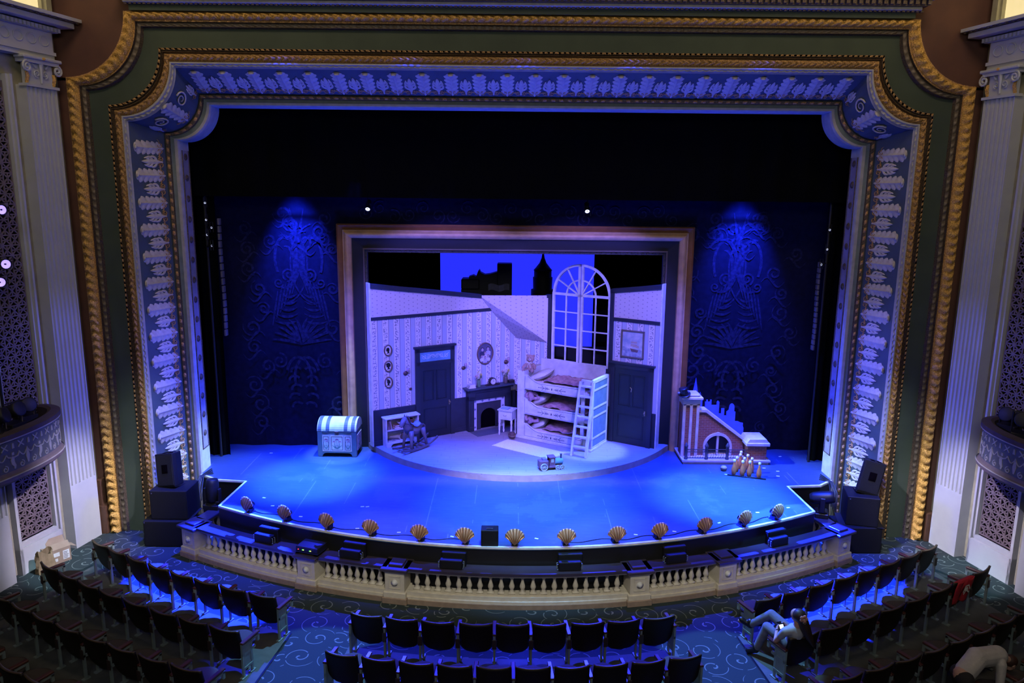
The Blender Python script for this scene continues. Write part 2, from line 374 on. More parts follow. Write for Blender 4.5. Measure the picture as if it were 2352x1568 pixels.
for (x, y) in [(-5.2, 14.6), (-4.9, 14.2), (-4.2, 13.7), (-3.0, 13.2), (-2.2, 13.05), (-1.2, 12.9), (.35, 12.85), (.95, 12.85), (2.2, 13.05), (2.95, 13.2), (3.9, 13.6), (4.8, 14.1), (5.5, 14.35), (5.75, 16.6), (6.0, 16.4), (5.9, 16.1), (-3.1, 14.2), (-3.0, 14.2), (-5.9, 17.3), (6.4, 17.4)]:
    m.at((x, y, 0), (0, 0, rnd.uniform(-.5, .5))); m.box(-.035, -.018, 0, .035, .018, .003)
m.build('spike_marks', mat('white tape', (.85, .85, .85), .7), stage)

# ---------------------------------------------------------------- proscenium
pros = thing('proscenium_arch', 'ornate proscenium frame with gilt mouldings and plaster leaves around the stage', 'proscenium', kind='structure')
def ring(W, zt, r, y, nv=12, na=14, nt=14):
    half = [(-W, ZF + (zt - r - ZF)*k/nv) for k in range(nv)]
    half += [(-W + r*math.cos(a), zt + r*math.sin(a)) for a in [-PI/2 + PI/2*k/na for k in range(na + 1)]]
    half = half + [(-W + r + (W - r)*k/nt, zt) for k in range(1, nt + 1)]
    full = half + [(-x, z) for x, z in reversed(half[:-1])]
    return [(x, y, z) for x, z in full]
def face(rings, name, m, smooth=False, **k):
    b = MB(); rs = [ring(*q, **k) for q in rings]
    for A, B in zip(rs, rs[1:]): b.loft(A, B)
    return b.build(name, m, pros, smooth)
def carved(a, b, y, bulge, name, m, period=.14, skew=.35, amp=.5, across=6, beads=False):
    step = period/4
    nv, na, nt = int(9/step), int(1.6/step), int(7/step)
    A, B = ring(*a, y, nv, na, nt), ring(*b, y, nv, na, nt); N = len(A); s = [0]
    for i in range(1, N): s.append(s[-1] + (Vector(A[i]) - Vector(A[i - 1])).length)
    b_ = MB(); vs = []
    for t in range(across + 1):
        u = t/across
        for i in range(N):
            p = Vector(A[i]).lerp(Vector(B[i]), u); ph = s[i]/period + skew*abs(u - .5)*2
            h = math.sin(PI*u)**.6*bulge*(1 - amp + amp*abs(math.sin(PI*ph))) if not beads else bulge*math.sin(PI*u)*max(0, math.sin(PI*ph))**.5
            vs.append((p.x, p.y - h, p.z))
    b_.add(vs, [(t*N + i, t*N + i + 1, (t + 1)*N + i + 1, (t + 1)*N + i) for t in range(across) for i in range(N - 1)])
    return b_.build(name, m, pros, True)
face([(8.72, 9.49, 1.2, 15.32), (8.72, 9.49, 1.2, 15.12), (8.48, 9.31, 1.18, 15.12)], 'moulding_back', gold_dull)
carved((8.71, 9.48, 1.2), (8.5, 9.33, 1.18), 15.13, .15, 'outer_gilt_moulding', gold, .17, .55, .85, 8)
face([(8.49, 9.32, 1.17, 15.14), (8.46, 9.30, 1.16, 15.1), (8.46, 9.3, 1.16, 15.17), (8.37, 9.23, 1.15, 15.17), (8.36, 9.22, 1.15, 15.12), (8.34, 9.2, 1.15, 15.2)], 'inner_fillet', bronze_bead)
carved((8.455, 9.295, 1.16), (8.385, 9.24, 1.15), 15.165, .03, 'bead_row', mat('dull bead', (.19, .15, .11), .5), .07, 0, 1, 3, True)
face([(8.35, 9.21, 1.15, 15.2), (7.96, 8.84, 1.05, 15.2)], 'green_band', green_wall)
face([(7.97, 8.85, 1.05, 15.2), (7.96, 8.84, 1.05, 15.12), (7.92, 8.80, 1.05, 15.12), (7.91, 8.79, 1.05, 15.16), (7.885, 8.765, 1.05, 15.11), (7.87, 8.75, 1.04, 15.17), (7.72, 8.59, 1.0, 15.17)], 'inner_frame', bronze_bead)
carved((7.865, 8.745, 1.04), (7.73, 8.60, 1.01), 15.17, .10, 'inner_gilt_moulding', gold_dull, .13, .9, .9, 8)
carved((7.955, 8.835, 1.05), (7.925, 8.805, 1.05), 15.12, .02, 'rope_row', gold_dull, .05, 0, .8, 2, True)
face([(7.72, 8.59, 1.0, 15.17), (7.715, 8.585, 1.0, 15.11), (7.69, 8.56, 1.0, 15.11), (7.67, 8.53, 1.0, 15.18), (7.64, 8.49, 1.0, 15.21)], 'pale_fillet', pale)
carved((7.69, 8.555, 1.0), (7.655, 8.515, 1.0), 15.15, .03, 'pearl_row', pale, .06, 0, 1, 2, True)
face([(7.65, 8.5, 1.0, 15.2), (7.28, 8.09, .76, 16.0)], 'frieze', frieze_mat)
face([(7.28, 8.09, .76, 16.0), (7.275, 8.085, .76, 15.95), (7.2, 8.02, .74, 15.95), (7.195, 8.015, .74, 16.0)], 'bead_base', bronze_bead)
carved((7.27, 8.08, .76), (7.205, 8.025, .74), 15.955, .035, 'gilt_bead_row', gold_dull, .085, 0, 1, 3, True)
face([(7.195, 8.015, .74, 16.0), (7.11, 7.95, .72, 16.02)], 'slate_fillet', slate)
face([(7.11, 7.95, .72, 16.02), (7.105, 7.945, .72, 15.97), (7.04, 7.9, .7, 15.97), (7.02, 7.88, .7, 16.02)], 'inner_lip', pale)
face([(7.02, 7.88, .7, 16.02), (7.02, 7.88, .7, 16.45), (7.3, 8.2, .7, 16.45)], 'reveal', mat('pale reveal', (.56, .58, .6), .6))
for s in (-1, 1):   # panels with medallions on the upright reveals
    x = 7.02*s; m = MB()
    for y0, y1 in ((16.08, 16.1), (16.38, 16.4)): m.box(min(x, x - s*.02), y0, .5, max(x, x - s*.02), y1, 7.0)
    m.box(min(x, x - s*.02), 16.08, .5, max(x, x - s*.02), 16.4, .52)
    m.build('panel_bead', bronze_bead, pros)
    m = MB(); m.box(min(x, x - s*.008), 16.1, .52, max(x, x - s*.008), 16.38, 7.0); m.build('reveal_panel', mat('lilac grey panel', (.36, .33, .42), .6), pros)
    for k in range(15):
        m = MB(); m.at((x - s*.008, 16.24, .85 + k*.43), (0, -s*PI/2, 0)); m.lathe([(.001, .03), (.03, .03), (.04, .012), (.06, .02), (.075, 0)], 12); m.build('medallion', bronze_bead, pros, True)
# plaster leaves: u along the leaf, v across, laid on the splayed frieze
def acanthus(L=.64, W=.29):
    b = MB(); n = 48; vs = []
    for i in range(n + 1):
        u = i/n; prof = (.80 + .42*u - .28*u*u)*(1 if u < .86 else math.sqrt(max(0, 1 - ((u - .86)/.14)**2)))
        t_ = (u*5.5) % 1; lob = .62 + .38*(min(1, t_*1.6)**.5 if t_ < .8 else 1 - ((t_ - .8)/.2)**2*.9)
        w = W/2*prof*lob + .002; g = .4 + .6*math.sin(PI*min(1, t_))
        z = u*L - .05
        vs += [(-w, -.006, z + .06), (-w*.6, -.028*g - .01*u, z + .045), (-.016, -.012 - .01*u, z), (0, -.034 - .012*u, z), (.016, -.012 - .01*u, z), (w*.6, -.028*g - .01*u, z + .045), (w, -.006, z + .06)]
    b.add(vs, [(i*7 + k, i*7 + k + 1, i*7 + 8 + k, i*7 + 7 + k) for i in range(n) for k in range(6)]); 
    b.ball((0, -.04, L - .01), .055, .03, .025, 8, 5); return b
def palmette(L=.5):
    b = MB()
    b.ribbon([(0, L*k/8) for k in range(9)], [.04, .06, .085, .10, .105, .10, .085, .055, .01], -.012, .03)
    for s in (-1, 1):
        for z0, r in ((.13, .13), (.23, .12), (.31, .095)):
            pts = [(s*(r*.80*math.sin(t)), z0 + r*.9*(1 - math.cos(t))*.9) for t in [PI*.72*k/7 for k in range(8)]]
            b.ribbon(pts, [.04, .05, .054, .052, .046, .038, .028, .012], -.012, .022)
    return b
def scrolls():
    b = MB()
    for s in (-1, 1):
        p = [(s*x, z) for x, z in spiral(.065, .03, .06, .012, PI/2, 1.5, 16)]; b.ribbon(p, .018, -.015, .015)
        b.ribbon([(s*(.065 + .11*k/6), .09 - .045*math.sin(PI*k/6)) for k in range(7)], .014, -.012, .012)
    return b
ac0 = pa0 = sc0 = None
def leaf_at(kind, p, along, normal, sc=1):
    global ac0, pa0, sc0
    z = Vector(along).normalized(); y = -Vector(normal).normalized(); x = y.cross(z).normalized()
    Mx = Matrix(((x.x, y.x, z.x, p[0]), (x.y, y.y, z.y, p[1]), (x.z, y.z, z.z, p[2]), (0, 0, 0, 1))) @ Matrix.Scale(sc, 4)
    for o0, nm in (((ac0 if kind == 'a' else pa0), None), (sc0, None)):
        o = o0.copy(); COL.objects.link(o); o.parent = pros; o.matrix_local = Mx
ac0 = acanthus().build('acanthus_leaf', leaf_mat, pros, True); pa0 = palmette().build('palmette', leaf_mat, pros, True); sc0 = scrolls().build('scroll_pair', gold_dull, pros, True)
protos = [ac0, pa0, sc0]
sl = Vector((0, .8, 0)); 
def on_side(s, z, t): return Vector((s*(7.28 + .37*t), 16.0 - .8*t, z))
def on_top(x, t): return Vector((x, 16.0 - .8*t, 8.09 + .41*t))
for s in (-1, 1):
    al = on_side(s, 0, 1) - on_side(s, 0, 0); nr = Vector((-s*.8, -.37, 0))
    for k in range(14):
        z = 7.02 - k*.545
        leaf_at('a', on_side(s, z, .17), al, nr)
        if k < 13: leaf_at('p', on_side(s, z - .272, .17), al, nr)
    # splayed corner panel
    cx, cz = -s*0 + s*7.28, 8.09
    for ang, kind, sc in ((-90 + 8, 'p', .72), (-45, 'a', 1.05), (-8, 'p', .72)):
        a = R(ang); dx, dz = math.cos(a), math.sin(a)
        p0 = Vector((s*(7.28 - .76*dx), 16.0, 8.09 + .76*dz)); p1 = Vector((s*(7.65 - 1.0*dx), 15.2, 8.5 + 1.0*dz)); al2 = p1 - p0
        tng = Vector((s*dz, 0, dx)) ; nr2 = al2.cross(tng); nr2 = nr2 if nr2.y < 0 else -nr2
        leaf_at(kind, p0.lerp(p1, .2), al2, nr2, sc)
    b = MB()
    for ang in (-65, -25):
        a = R(ang); dx, dz = math.cos(a), math.sin(a)
        p0 = Vector((s*(7.28 - .76*dx), 16.0, 8.09 + .76*dz)); p1 = Vector((s*(7.65 - 1.0*dx), 15.2, 8.5 + 1.0*dz)); c = p0.lerp(p1, .62); e1 = (p1 - p0).normalized(); e2 = Vector((s*dz, 0, dx))
        q = [c + e1*u + e2*v + Vector((0, -.03, -.02)) for u, v in spiral(0, 0, .15, .03, 0, 1.7, 22)]; b.tube(q, [.02 - .012*k/22 for k in range(23)], 6)
    b.build('corner_scrolls', leaf_mat, pros, True)
nt_ = 24
for k in range(nt_):
    x = (k - (nt_ - 1)/2)*.55
    leaf_at('a', on_top(x, .17), on_top(0, 1) - on_top(0, 0), Vector((0, -.41, -.8)))
    if k < nt_ - 1: leaf_at('p', on_top(x + .275, .17), on_top(0, 1) - on_top(0, 0), Vector((0, -.41, -.8)))
for o in protos: bpy.data.objects.remove(o)
# cornice over the arch
corn = thing('trim_1', 'green and white cornice running over the proscenium', 'cornice', kind='structure')
m = MB(); m.box(-7.35, 15.0, 9.48, 7.35, 15.35, 9.60); m.build('green_fascia', green_wall, corn)
m = MB(); m.box(-7.42, 14.9, 9.60, 7.42, 15.35, 9.665, .015); m.box(-7.62, 14.72, 9.77, 7.62, 15.35, 9.84, .015); m.build('white_moulding', pale, corn)
m = MB(); m.box(-7.5, 14.85, 9.665, 7.5, 15.35, 9.77)
for k in range(130): x = -7.45 + k*.1155; m.box(x, 14.78, 9.68, x + .07, 14.86, 9.765)
for k in range(170): x = -7.4 + k*.0876; m.box(x, 14.93, 9.575, x + .05, 15.01, 9.60)
m.build('dentils', bronze_bead, corn)
# red brown wall behind the frame
for nm, b_ in (('wall_left', [(-9.4, -8.4, ZF, 8.3), (-9.4, -7.05, 8.25, 12.5)]), ('wall_right', [(8.4, 9.4, ZF, 8.3), (7.05, 9.4, 8.25, 12.5)]), ('wall_top', [(-7.05, 7.05, 8.7, 12.5)])):
    m = MB()
    for x0, x1, z0, z1 in b_: m.box(x0, 15.3, z0, x1, 15.42, z1)
    tag(m.build(nm, oxblood), 'red brown wall %s the proscenium' % {'wall_left': 'left of', 'wall_right': 'right of', 'wall_top': 'above'}[nm], 'wall', kind='structure')

# ---------------------------------------------------------------- side walls with pilaster, grille, entablature
def fluted(b, x0, x1, z0, z1, d, n=7):
    """fluted pilaster face: local x along the wall, -y into the room"""
    prof = [(x0, 0), (x0, -d)]; fw_ = (x1 - x0)/n
    for k in range(n):
        a = x0 + k*fw_; prof += [(a + fw_*.22, -d), (a + fw_*.30, -d + .03), (a + fw_*.5, -d + .045), (a + fw_*.70, -d + .03), (a + fw_*.78, -d)]
    prof += [(x1, -d), (x1, 0)]
    b.slab(prof, z0, z1)
def side_wall(s):
    side = 'left' if s < 0 else 'right'
    # local +x runs along the wall towards the audience, local -y points into the house
    root = thing('wall_' + side + '_side', 'white %s side wall with a fluted pilaster and pierced grille' % side, 'wall', (-8.96 if s < 0 else 8.94, 15.0, 0), kind='structure')
    ang = math.atan2(-.972, -.235 if s < 0 else .235); root.rotation_euler = (0, 0, ang)
    q = s   # for the left wall the room lies on local +y, for the right wall on local -y
    def P(b): b.M = Matrix.Scale(-1 if s < 0 else 1, 4, (0, 1, 0)); return b
    def fin(b, name, m, par=root, **k):
        if s < 0: b.f = [tuple(reversed(f)) for f in b.f]
        return b.build(name, m, par, **k)
    m = P(MB()); m.box(-.3, .1, ZF, .9, .3, 12.5); m.box(1.78, .1, ZF, 5, .3, 12.5); m.box(.9, .1, 8.2, 1.78, .3, 12.5); m.box(.9, .1, ZF, 1.78, .3, -.42); fin(m, 'wall_face', ochre)
    m = P(MB()); fluted(m, 0, .68, .32, 8.02, .14); m.box(0, -.14, ZF, .68, 0, .32); m.box(0, 0, ZF, .68, .12, 8.05); fin(m, 'pilaster', pilaster_mat)
    m = P(MB()); fluted(m, 2.1, 2.78, .32, 8.02, .14); m.box(2.1, -.14, ZF, 2.78, 0, .32); m.box(2.1, 0, ZF, 2.78, .12, 8.05); fin(m, 'pilaster', pilaster_mat)
    for x0 in (0, 2.1):
        m = P(MB()); m.box(x0 - .03, -.18, 8.02, x0 + .71, 0, 8.07); m.box(x0 + .06, -.13, 8.07, x0 + .62, 0, 8.5); m.box(x0 - .09, -.24, 8.5, x0 + .77, 0, 8.56, .015); m.box(x0 - .05, -.2, 8.44, x0 + .73, 0, 8.5)
        for cx, dr in ((x0 + .0, 1), (x0 + .68, -1)):
            p = [(cx + dr*(x - .0), -.2, 8.36 + z) for x, z in spiral(0, 0, .1, .02, PI/2, 1.6 if dr > 0 else 1.6, 18)]; m.tube(p, .022, 6)
        for dr in (-1, 1):
            p = [(x0 + .34 + dr*(.09 + x), -.15, 8.26 + z) for x, z in spiral(0, 0, .07, .015, -PI/2, 1.5, 16)]; m.tube(p, .014, 5)
            p = [(x0 + .34 + dr*(.1 + .02*k), -.15, 8.36 + .02*k) for k in range(5)]; m.tube(p, [.02, .025, .02, .015, .006], 5)
        m.tube([(x0 + .34, -.15, 8.1), (x0 + .34, -.16, 8.3), (x0 + .34, -.16, 8.46)], [.02, .03, .045], 6)
        cap = fin(m, 'capital', pilaster_mat)
        m = P(MB())
        for dr in (0, 1):
            for j in range(3): m.tube([(x0 + .03 + dr*.6 + j*.02, -.12, 8.08), (x0 + .03 + dr*.6 + j*.02, -.16, 8.2), (x0 + .03 + dr*.6 + j*.02, -.14, 8.29)], [.014, .018, .01], 5)
        m.ball((x0 + .34, -.25, 8.53), .035, .02, .03, 8, 5)
        fin(m, 'gilding', gold, cap)
    # pierced grille: square lattice with diagonals, over a dark recess
    m = P(MB()); m.box(.96, .16, -.4, 1.74, .18, 8.1); fin(m, 'recess', void)
    m = P(MB()); x0, x1, z0, z1 = .98, 1.72, -.38, 8.08; c = .185; nx = 4; nz = int((z1 - z0)/c); t = .011
    for i in range(nx + 1): x = x0 + i*c; m.box(x - t, .09, z0, x + t, .115, z1)
    for j in range(nz + 1): z = z0 + j*c; m.box(x0, .09, z - t, x0 + nx*c, .115, z + t)
    for i in range(nx):
        for j in range(nz):
            cx, cz = x0 + (i + .5)*c, z0 + (j + .5)*c
            for a in (PI/4, -PI/4, 0 if (i + j) % 2 else PI/2):
                h = c*.5*(1.414 if abs(abs(a) - PI/4) < .01 else 1); ux, uz = math.cos(a), math.sin(a); px, pz = -uz*t, ux*t
                m.prism([(cx - ux*h + px, cz - uz*h + pz), (cx + ux*h + px, cz + uz*h + pz), (cx + ux*h - px, cz + uz*h - pz), (cx - ux*h - px, cz - uz*h - pz)], .092, .112)
    fin(m, 'grille', grille_mat)
    m = P(MB())
    for a, b_, y in ((.86, .905, -.03), (.905, .95, .02), (1.76, 1.80, .02), (1.80, 1.86, -.03)): m.box(a, y, ZF, b_, .14, 8.2)
    m.box(.86, -.03, ZF, 1.86, .14, -.5); m.box(.9, .02, -.5, 1.8, .14, -.42)
    fin(m, 'grille_frame', pilaster_mat)
    # entablature
    m = P(MB()); m.box(-.02, -.14, 8.56, 5, .1, 8.64); m.box(-.04, -.17, 8.64, 5, .1, 8.7); m.box(0, -.15, 8.7, 5, .1, 9.05); m.box(-.08, -.22, 9.05, 5, .1, 9.14)
    for k in range(60): m.box(-.1 + k*.085, -.26, 9.06, -.05 + k*.085, -.21, 9.13)
    m.box(-.28, -.42, 9.16, 5, .1, 9.26, .01); m.box(-.36, -.52, 9.28, 5, .1, 9.34)
    for k in range(12):
        cx = .2 + k*.28; p = [(cx + x, -.155, 8.875 + z) for x, z in arc(0, 0, .10, 0, 2*PI, 16, .09)]; m.tube(p, .014, 5, False)
    fin(m, 'entablature', pilaster_mat)
    m = P(MB()); m.box(-.3, -.45, 9.26, 5, .1, 9.29)
    for k in range(40): m.ball((-.3 + k*.13, -.47, 9.275), .035, .03, .03, 7, 4)
    fin(m, 'carved_cyma', bronze_bead)
    # lit opening above the entablature
    wd = thing('window_1' if s < 0 else 'window_2', 'warm lit opening above the %s side entablature' % side, 'window', root.location, root.rotation_euler.z, kind='structure')
    m = P(MB()); m.box(-.1, -.12, 9.34, 0.02, .1, 12); m.box(.02, -.05, 9.34, .06, .1, 12); fin(m, 'window_frame', ochre, wd)
    m = P(MB()); m.box(.06, .03, 9.34, 4, .06, 12); fin(m, 'lit_panel', mat('glowing cream panel', (.8, .7, .4), .8, emit=(1, .82, .42), estr=.75), wd)
    # base corner post seen past the pilaster
    return root, P, fin
SIDES = {}
for s in (-1, 1): SIDES[s] = side_wall(s)
# ---------------------------------------------------------------- drapes and scenery behind the arch
m = MB()
m.grid(90, 6, lambda u, v: (-7.6 + 15.2*u, 16.85 + .04*math.sin(u*150), 6.07 + 2.8*v))
tag(m.build('border_curtain', velour, smooth=True), 'black border curtain hanging across the top of the stage opening', 'curtain')
for s in (-1, 1):
    m = MB(); x0 = 6.82 if s < 0 else 6.95
    m.grid(24, 4, lambda u, v: (s*(x0 + 1.3*u), 17.15 + .05*math.sin(u*38), .0 + 8.5*v))
    tag(m.build('leg_curtain', velour, smooth=True), 'black leg curtain at the %s side of the stage opening' % ('left' if s < 0 else 'right'), 'curtain')
    m = MB(); za, zb = ((2.9, 5.6) if s < 0 else (2.7, 4.75)); xx = (-6.74 if s < 0 else 6.84)
    for k in range(16): z = za + (zb - za)*k/16; m.box(xx - .02 + .01*math.sin(k*.4), 17.08, z, xx + .03 + .01*math.sin(k*.4), 17.2, z + (zb - za)/16*.86, .008)
    tag(m.build('light_strip', mat('grey cable strip', (.25, .25, .3), .4, .5)), 'segmented cable strip hanging on the edge of the %s leg curtain' % ('left' if s < 0 else 'right'), 'cable')
navy = mat('navy drape', (.009, .011, .036), .95, noise=8, rgb2=(.006, .008, .026), spec=.1)
damask = mat('damask print', (.026, .029, .085), .9, noise=14, rgb2=(.010, .012, .038), spec=.1)
drop = thing('patterned_drop', 'dark navy stage drop printed with pale damask scrolls around the portal', 'backdrop', (0, 17.9, 0))
m = MB(); fold = lambda x, z: .035*math.sin(x*7)*max(0, 1 - z/2.2)
for x0, x1, z0, z1 in ((-7.6, -3.9, 0, 8), (3.75, 7.6, 0, 8), (-3.9, 3.75, 5.1, 8)):
    m.grid(28, 12, lambda u, v: (x0 + (x1 - x0)*u, fold(x0 + (x1 - x0)*u, z0 + (z1 - z0)*v), z0 + (z1 - z0)*v))
m.build('cloth', navy, drop, True)
rnd = random.Random(11); m = MB()
for s in (-1, 1):
    cx = 5.2*s
    for q in (-1, 1):
        def st(pts, w_, y=None):
            y = -.004 - .0004*(len(m.v)//40 % 24)
            m.ribbon([(cx + q*x, z) for x, z in pts], [v*1.3 for v in w_] if isinstance(w_, list) else w_*1.3, y if not any(z < 2.2 for _, z in pts) else y - .036)
        st(arc(.36, 4.55, .34, R(75), R(290), 22, .62), [.03 + .05*math.sin(PI*k/22) for k in range(23)])
        st(arc(.30, 4.5, .20, R(80), R(270), 16, .42), [.02 + .05*math.sin(PI*k/16) for k in range(17)])
        st(arc(.42, 4.5, .62, R(100), R(260), 20, .95), .03); st(arc(.34, 4.62, .22, R(100), R(-40), 12, .5), .05)
        st(spiral(.25, 4.25, .16, .03, R(-60), 1.4), .035); st(spiral(.5, 4.05, .12, .02, R(200), 1.4), .03)
        for k in range(6): st([(.03 + .1*k + .02*j, 4.35 - .33*k*.3 - .07*j*(1 + .1*k)) for j in range(9)], [.03*math.sin(PI*(j + .5)/9) + .008 for j in range(9)])
        for k in range(5): st([(.08 + .55*(j/9)*(1 - .1*k), 3.15 + .16*k + .28*(j/9)**2 - .3*(j/9)) for j in range(10)], [.05*math.sin(PI*(j + .5)/10) for j in range(10)])
        for k in range(6):
            a = R(88 - 14*k); st([(.62*(j/9)*math.cos(a) + .12*(j/9)**3, 2.55 + .75*(j/9)*math.sin(a) - .1*(j/9)**2) for j in range(10)], [.06*math.sin(PI*(j + .3)/10.3) for j in range(10)])
        st(spiral(.55, 2.15, .2, .03, R(90), 1.5), .035); st(arc(.1, 1.75, .3, R(20), R(200), 16, .5), .05)
        st([(.0 + .02*j, 5.0 + .1*j) for j in range(9)], [.06, .07, .06, .05, .05, .04, .03, .02, .01])
        for k in range(5): st(arc(.16 + .05*(k % 2), 1.9 - .22*k, .13, R(-20), R(150), 10, .1), .045)
        for k in range(15):
            x = rnd.uniform(.75, 1.45) if k < 11 else rnd.uniform(.1, .7); z = .6 + 5.2*k/11 if k < 11 else rnd.uniform(5.0, 5.7)
            st(spiral(x, z, rnd.uniform(.13, .26), .03, rnd.uniform(0, 6), rnd.choice((-1.5, 1.5))), [.015 + .03*math.sin(PI*j/18) for j in range(19)])
            st([(x - .3 + .07*j, z + .12*math.sin(j*.8) - .2) for j in range(9)], [.04*math.sin(PI*(j + .5)/9) for j in range(9)])
for k in range(22):
    x = -3.6 + 7.2*k/21; m.ribbon(spiral(x, 5.72 + .12*math.sin(k*2), .17, .03, k, 1.4 if k % 2 else -1.4), .03, -.012)
m.build('damask_pattern', damask, drop)
# framed portal
XC = -.07
def uring(W, zt, y): return [(XC - W, y, 0), (XC - W, y, zt), (XC + W, y, zt), (XC + W, y, 0)]
portal = thing('portal_frame', 'wide gilt edged picture frame portal around the nursery set', 'stage portal', (0, 17.82, 0))
def uface(L, name, m_, sm=False):
    b = MB()
    for A, B in zip(L, L[1:]): b.loft(uring(*A), uring(*B))
    return b.build(name, m_, portal, sm)
uface([(4.19, 5.46, .1), (4.19, 5.46, -.04), (4.15, 5.43, -.06), (4.05, 5.33, -.02)], 'outer_edge', mat('burnt gold', (.30, .12, .03), .55, .05))
uface([(4.05, 5.33, -.02), (4.04, 5.32, -.08)] + [(4.02 - .17*k/8, 5.30 - .16*k/8, -.08 - .06*math.sin(PI*k/8)) for k in range(9)] + [(3.84, 5.13, -.02)], 'gold_bevel', mat('pale gold', (.66, .40, .21), .55, .05))
uface([(3.84, 5.13, -.02), (3.58, 4.9, 0)], 'dark_panel', mat('portal navy', (.008, .009, .012), .7))
uface([(3.58, 4.9, 0), (3.58, 4.9, -.05), (3.545, 4.865, -.05), (3.545, 4.865, 0)], 'fillet', mat('brown fillet', (.10, .075, .06), .6))
uface([(3.545, 4.865, 0), (3.49, 4.80, 0), (3.49, 4.80, .12)], 'inner_border', mat('dark olive border', (.035, .035, .028), .7))
m = MB()
for k in range(58): x = XC - 3.45 + k*.121; m.ribbon([(x + .05*t/6, 4.845 - .03*math.sin(PI*t/6)) for t in range(7)], .018, -.01, .01)
for s in (-1, 1):
    for k in range(38): z = .15 + k*.122; m.ribbon([(XC + s*(3.535 - .03*math.sin(PI*t/6)), z + .06*t/6) for t in range(7)], .018, -.01, .01)
m.build('border_pattern', mat('bronze pattern', (.075, .07, .055), .6), portal)
# upstage: glowing blue screen, black masking, two dark pieces in silhouette
m = MB(); m.box(-5, 23.0, 0, 5, 23.06, 7); tag(m.build('projection_screen', mat('blue back lit screen', (.02, .02, .1), .9, emit=(.022, .030, 1.0), estr=1.05)), 'glowing blue back lit screen behind the nursery walls', 'screen')
for s, x in ((-1, -2.27), (1, 2.3)):
    m = MB(); m.grid(26, 4, lambda u, v: (x + s*(.0 + 4*u), 22.4 + .05*math.sin(u*50), 7*v)); tag(m.build('masking_drape', velour, smooth=True), 'black masking drape at the %s edge of the blue screen' % ('left' if s < 0 else 'right'), 'curtain')
m = MB(); m.box(-4, 22.0, 0, 4, 22.1, 1.72); tag(m.build('ground_row', black), 'low black ground row under the blue screen', 'scenery')
wag = thing('rooftop_piece', 'black silhouetted scenery piece with a tall block, left of the tower', 'scenery', (-.86, 21.5, 0))
m = MB(); m.box(-.72, -.2, 0, .72, .35, 3.5); m.build('base', black, wag)
m = MB(); m.box(-.72, -.2, 3.5, -.2, .3, 3.8, .03); m.build('low_block', black, wag)
m = MB(); m.box(.3, -.2, 3.5, .72, .25, 4.24, .02); m.build('tall_block', black, wag)
m = MB(); m.prism([(-.5, 3.75), (-.5, 3.86), (-.38, 3.9), (-.3, 3.86), (-.25, 4.0), (-.21, 4.06), (-.17, 3.98), (-.05, 3.92), (.1, 3.94), (.3, 4.0), (.36, 3.5), (-.3, 3.5)], -.15, .2); m.build('humped_top', black, wag)
m = MB(); m.grid(8, 4, lambda u, v: (.05 + .6*u, -.24 + .02*math.sin(u*20), 3.48 + .18*v + .03*math.sin(u*9))); m.build('plastic_sheet', mat('pale plastic sheet', (.2, .2, .25), .3), wag)
tw = thing('tower', 'black silhouetted round tower with a concave pointed roof', 'scenery', (.74, 21.5, 0))
m = MB(); m.lathe([(.33, 0), (.33, 3.5), (.27, 3.52), (.28, 3.85), (.25, 3.87), (.25, 4.05)], 20); m.build('drum', black, tw, True)
m = MB(); m.lathe([(.27, 4.05), (.2, 4.13), (.1, 4.26), (.045, 4.4), (.02, 4.56), (.0, 4.7)], 20); m.build('roof', black, tw, True)
# fixtures
def stage_light(loc, rx, rz, label, cat='stage light', lens=.07, L=.3, e=3.0, col=(.75, .8, 1), group=None, hook=None):
    t = thing('stage_light', label, cat, loc, rz, group)
    b = MB(); b.at((0, 0, 0), (rx, 0, 0)); b.lathe([(lens*.9, -L), (lens*1.15, -L*.9), (lens*1.2, -.02), (lens*1.3, 0), (lens*1.02, 0), (lens, -.015)], 14); b.build('body', plastic, t, True)
    b = MB(); b.at((0, 0, 0), (rx, 0, 0)); b.lathe([(.0005, -.012), (lens, -.012)], 14); b.build('lens', mat('glowing lens %.1f' % e, (.8, .8, .9), .2, emit=col, estr=e), t)
    if hook: b = MB(); b.cyl((0, 0, 0), hook, .014, 6); b.build('clamp_arm', plastic, t)
    b = MB(); b.tube([(-lens*1.5, 0, -.1), (-lens*1.5, .0, .12), (lens*1.5, .0, .12), (lens*1.5, 0, -.1)], .008, 5); b.build('yoke', plastic, t)
    return t
# fixture axis +z after rx rotation about x: rx = 90deg faces -y
for i, x in enumerate((-3.47, 1.57)): stage_light((x, 17.55, 5.80), R(128), 0, ['lit stage lamp hung under the border above the left of the portal', 'lit stage lamp hung under the border right of centre'][i], lens=.05, e=4, hook=(0, .05, .32))
b = MB(); b.cyl((-7.2, 17.6, 6.14), (7.2, 17.6, 6.14), .025); tag(b.build('lighting_bar', plastic), 'black lighting bar behind the bottom edge of the border curtain', 'pipe')
PX = [(-6.93, 5.92), (-6.93, 5.55), (-6.82, 5.38), (-6.93, 5.22), (-6.84, 4.98)]
WORD = ['topmost', 'second from the top', 'third from the top', 'fourth from the top', 'lowest']
m = MB(); m.cyl((-7.0, 17.05, 0), (-7.0, 17.05, 7.5), .03); tag(m.build('boom_pipe', plastic), 'vertical black lighting pipe in the left wing', 'pipe')
for i, (x, z) in enumerate(PX): stage_light((x, 16.9, z), R(80), R(30 + 8*i), 'small lamp %s on the left wing lighting pipe' % WORD[i], lens=.022, L=.16, e=.7, hook=tuple(Matrix.Rotation(-R(30 + 8*i), 4, 'Z') @ Vector((-7.0 - x, .15, .02))))  # faint lens glow stands in for blue glints on these lamps
